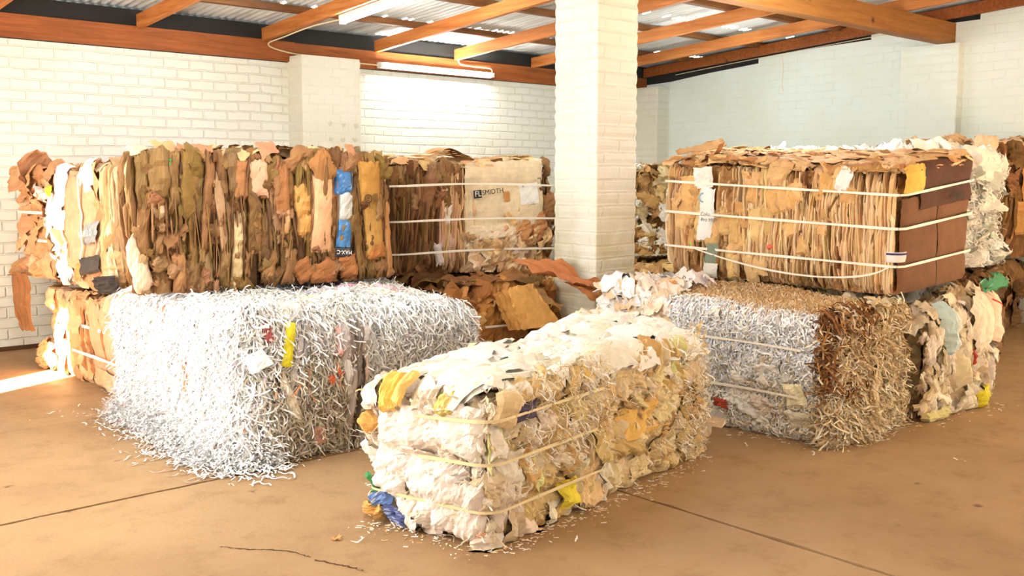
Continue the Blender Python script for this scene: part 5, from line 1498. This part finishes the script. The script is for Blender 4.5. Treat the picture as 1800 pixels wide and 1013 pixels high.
loose_sheet('cardboard_flap', 'long curled cardboard piece lifting off the back corner of the strapped bale', 'cardboard', [(5.46, 4.40, 1.570), (5.98, 4.38, 1.640), (6.00, 4.44, 1.700), (5.50, 4.46, 1.600)], (186, 140, 86), 0.004, seed=3)
loose_sheet('cardboard_flap', 'red-brown torn sheet sliding down in front of the pillar', 'cardboard', [(4.40, 4.92, 0.86), (4.50, 4.55, 0.76), (4.79, 4.50, 0.68), (4.72, 4.80, 0.86)], (190, 122, 76), 0.022, seed=4)
loose_sheet('cardboard_flap', 'brown torn sheet lying against the foot of the pillar', 'cardboard', [(4.58, 4.62, 0.73), (4.72, 4.42, 0.60), (4.95, 4.44, 0.60), (4.82, 4.56, 0.74)], (186, 122, 70), 0.014, seed=5)
loose_sheet('cardboard_flap', 'long brown flap hanging down between the two sunlit bales near the left wall', 'cardboard', [(2.20, 8.32, 0.70), (2.22, 7.93, 0.70), (2.26, 7.98, 0.26), (2.23, 8.24, 0.24)], (158, 104, 62), 0.012, seed=6)
for k in range(4):
    loose_sheet('cardboard_sheet', ['front ochre sheet of the small leaning stack by the low middle bale', 'second sheet of the small leaning stack by the low middle bale',
                                   'third sheet of the small leaning stack by the low middle bale', 'rearmost sheet of the small leaning stack by the low middle bale'][k], 'cardboard',
                [(4.36 - 0.025 * k, 4.80 + 0.012 * k, 0.42), (4.66 - 0.025 * k, 4.72 + 0.012 * k, 0.42), (4.50 - 0.03 * k, 4.84 + 0.012 * k, 0.71 - 0.01 * k), (4.30 - 0.03 * k, 4.88 + 0.012 * k, 0.69 - 0.01 * k)],
                [(226, 172, 98), (214, 158, 86), (206, 150, 80), (190, 136, 70)][k], 0.004, seed=20 + k, group='leaning cardboard sheets')
for k, (c, lab, col) in enumerate((
        ([(3.95, 5.02, 0.72), (4.30, 4.93, 0.73), (4.34, 5.15, 0.76), (4.0, 5.2, 0.75)], 'dark brown sheet lying on the low middle bale', (128, 84, 48)),
        ([(4.25, 4.98, 0.735), (4.62, 4.90, 0.70), (4.66, 5.12, 0.76), (4.3, 5.2, 0.77)], 'curled brown sheet on the low middle bale, next to the pillar', (160, 112, 66)),
        ([(4.42, 4.86, 0.68), (4.70, 4.78, 0.52), (4.80, 4.86, 0.54), (4.60, 5.0, 0.70)], 'tan sheet drooping off the low middle bale toward the pillar', (206, 160, 104)))):
    loose_sheet('cardboard_sheet', lab, 'cardboard', c, col, 0.02, seed=30 + k)


def strip(label, x, y, length, ang, seed, w=0.006, col=(240, 236, 226), group='paper strips on the floor'):
    g = np.random.default_rng(seed)
    n = 14
    a = ang + np.cumsum(g.normal(0, 0.28, n))
    P = np.zeros((n, 3)); P[:, 0] = np.cumsum(np.cos(a)) * length / n; P[:, 1] = np.cumsum(np.sin(a)) * length / n
    P[:, 2] = 0.004 + 0.010 * np.abs(np.sin(np.linspace(0, 5, n) + g.uniform(0, 3)))
    off = np.stack([-np.sin(a), np.cos(a), 0.5 * np.sin(np.linspace(0, 6, n))], 1) * w / 2
    off[:, 2] = np.clip(off[:, 2], -0.002, 0.002)
    m = MB(); m.grid(np.stack([P + off, P - off]), lin(col))
    o = m.build('paper_strip', M_SHRED, smooth=True); o.location = (x, y, 0)
    return tag(o, label, 'paper scrap', group)


for i, (x, y, L, a, lab) in enumerate((
        (2.00, 3.19, 0.10, -0.3, 'curly white strip alone on the bare floor left of the front bale'),
        (2.05, 4.13, 0.13, 0.3, 'white strip on the floor just in front of the left shredded bale'),
        (2.16, 4.17, 0.13, 0.0, 'bent white strip hooked over the floor joint, before the left shredded bale'),
        (2.32, 4.25, 0.12, 0.25, 'white strip lying on the floor joint by the left shredded bale'),
        (2.40, 4.30, 0.12, 0.5, 'stiff white strip close to the front edge of the left shredded bale'),
        (1.87, 5.75, 0.10, 0.2, 'faint white strip on the floor left of the shredded bale, nearer the sun stripe'),
        (2.00, 6.28, 0.10, 0.4, 'white scrap on the floor beside the tan floor bale'),
        (1.80, 6.22, 0.10, 0.1, 'pale strip on the floor farthest left of the shredded bale'),
        (4.90, 2.10, 0.07, 0.4, 'white slip at the right edge of the photo on bare floor'),
        (6.15, 2.44, 0.04, 0.5, 'white chip on the floor before the grey-white paper bale'),
        (4.40, 2.66, 0.12, 0.1, 'straw strip on the floor under the stained corner'),
        (4.30, 2.98, 0.10, 0.7, 'white strip on the floor by the lower edge of the stained bale'),
        (2.66, 2.62, 0.05, 0.6, 'small slip on the floor right of the near corner of the front bale'))):
    strip(lab, x, y, L, a, 100 + i)
g = np.random.default_rng(55)
m = MB(); P = np.array(spline([(0, 0, 0.004), (0.03, 0.012, 0.012), (0.05, 0.0, 0.006)], 4))
loose_sheet('cardboard_scrap', 'tiny brown cardboard chip beside the lone curly strip', 'paper scrap', [(1.97, 3.26, 0.004), (2.0, 3.245, 0.004), (2.01, 3.275, 0.012), (1.98, 3.28, 0.01)], (206, 160, 104), 0.002, 4, seed=9, thick=0.002)


def crumbs():
    """fine bits swept along the feet of the bales: nobody could count them"""
    g = np.random.default_rng(77)
    V, Q, C = [], [], []
    segs = [((2.36, 2.74), (4.03, 3.04), 330, 0.05), ((2.36, 2.74), (2.2, 3.38), 130, 0.06), ((2.15, 4.36), (3.6, 4.36), 130, 0.06), ((4.6, 2.70), (5.5, 2.68), 110, 0.06), ((4.58, 2.72), (4.58, 4.3), 150, 0.06),
            ((5.5, 2.6), (6.4, 2.6), 50, 0.08), ((2.1, 4.4), (2.1, 6.2), 160, 0.12)]
    cols = np.array([lin(c) for c in ((240, 234, 220), (226, 206, 170), (238, 236, 232), (206, 166, 110))])
    for (a, b_, n, sp) in segs:
        a, b_ = np.array(a), np.array(b_)
        t = b_ - a; nr = np.array([t[1], -t[0]]) / np.linalg.norm(t)
        if nr @ (-(a + b_) / 2) < 0: nr = -nr
        for k in range(n):
            p = a + t * g.random() + nr * (abs(g.normal(0, sp)) - 0.01)
            an = g.uniform(0, pi); L = g.uniform(0.004, 0.028); w = g.uniform(0.002, 0.005)
            d = np.array([math.cos(an), math.sin(an)]) * L / 2; e = np.array([-d[1], d[0]]) / (L / 2) * w / 2
            z = g.uniform(0.001, 0.006)
            i0 = len(V)
            for s1, s2, dz in ((1, 1, 0), (1, -1, 0.0015), (-1, -1, 0.003), (-1, 1, 0.001)):
                q = p + d * s1 + e * s2
                V.append((q[0], q[1], z + dz)); C.append(cols[g.integers(4)])
            C[-4:] = [C[-1]] * 4
            Q.append([i0, i0 + 1, i0 + 2, i0 + 3])
    o = mesh_obj('paper_crumbs', V, Q, M_SHRED, C)
    tag(o, 'fine paper bits scattered on the floor along the feet of the bales', 'paper bits', kind='stuff')


crumbs()
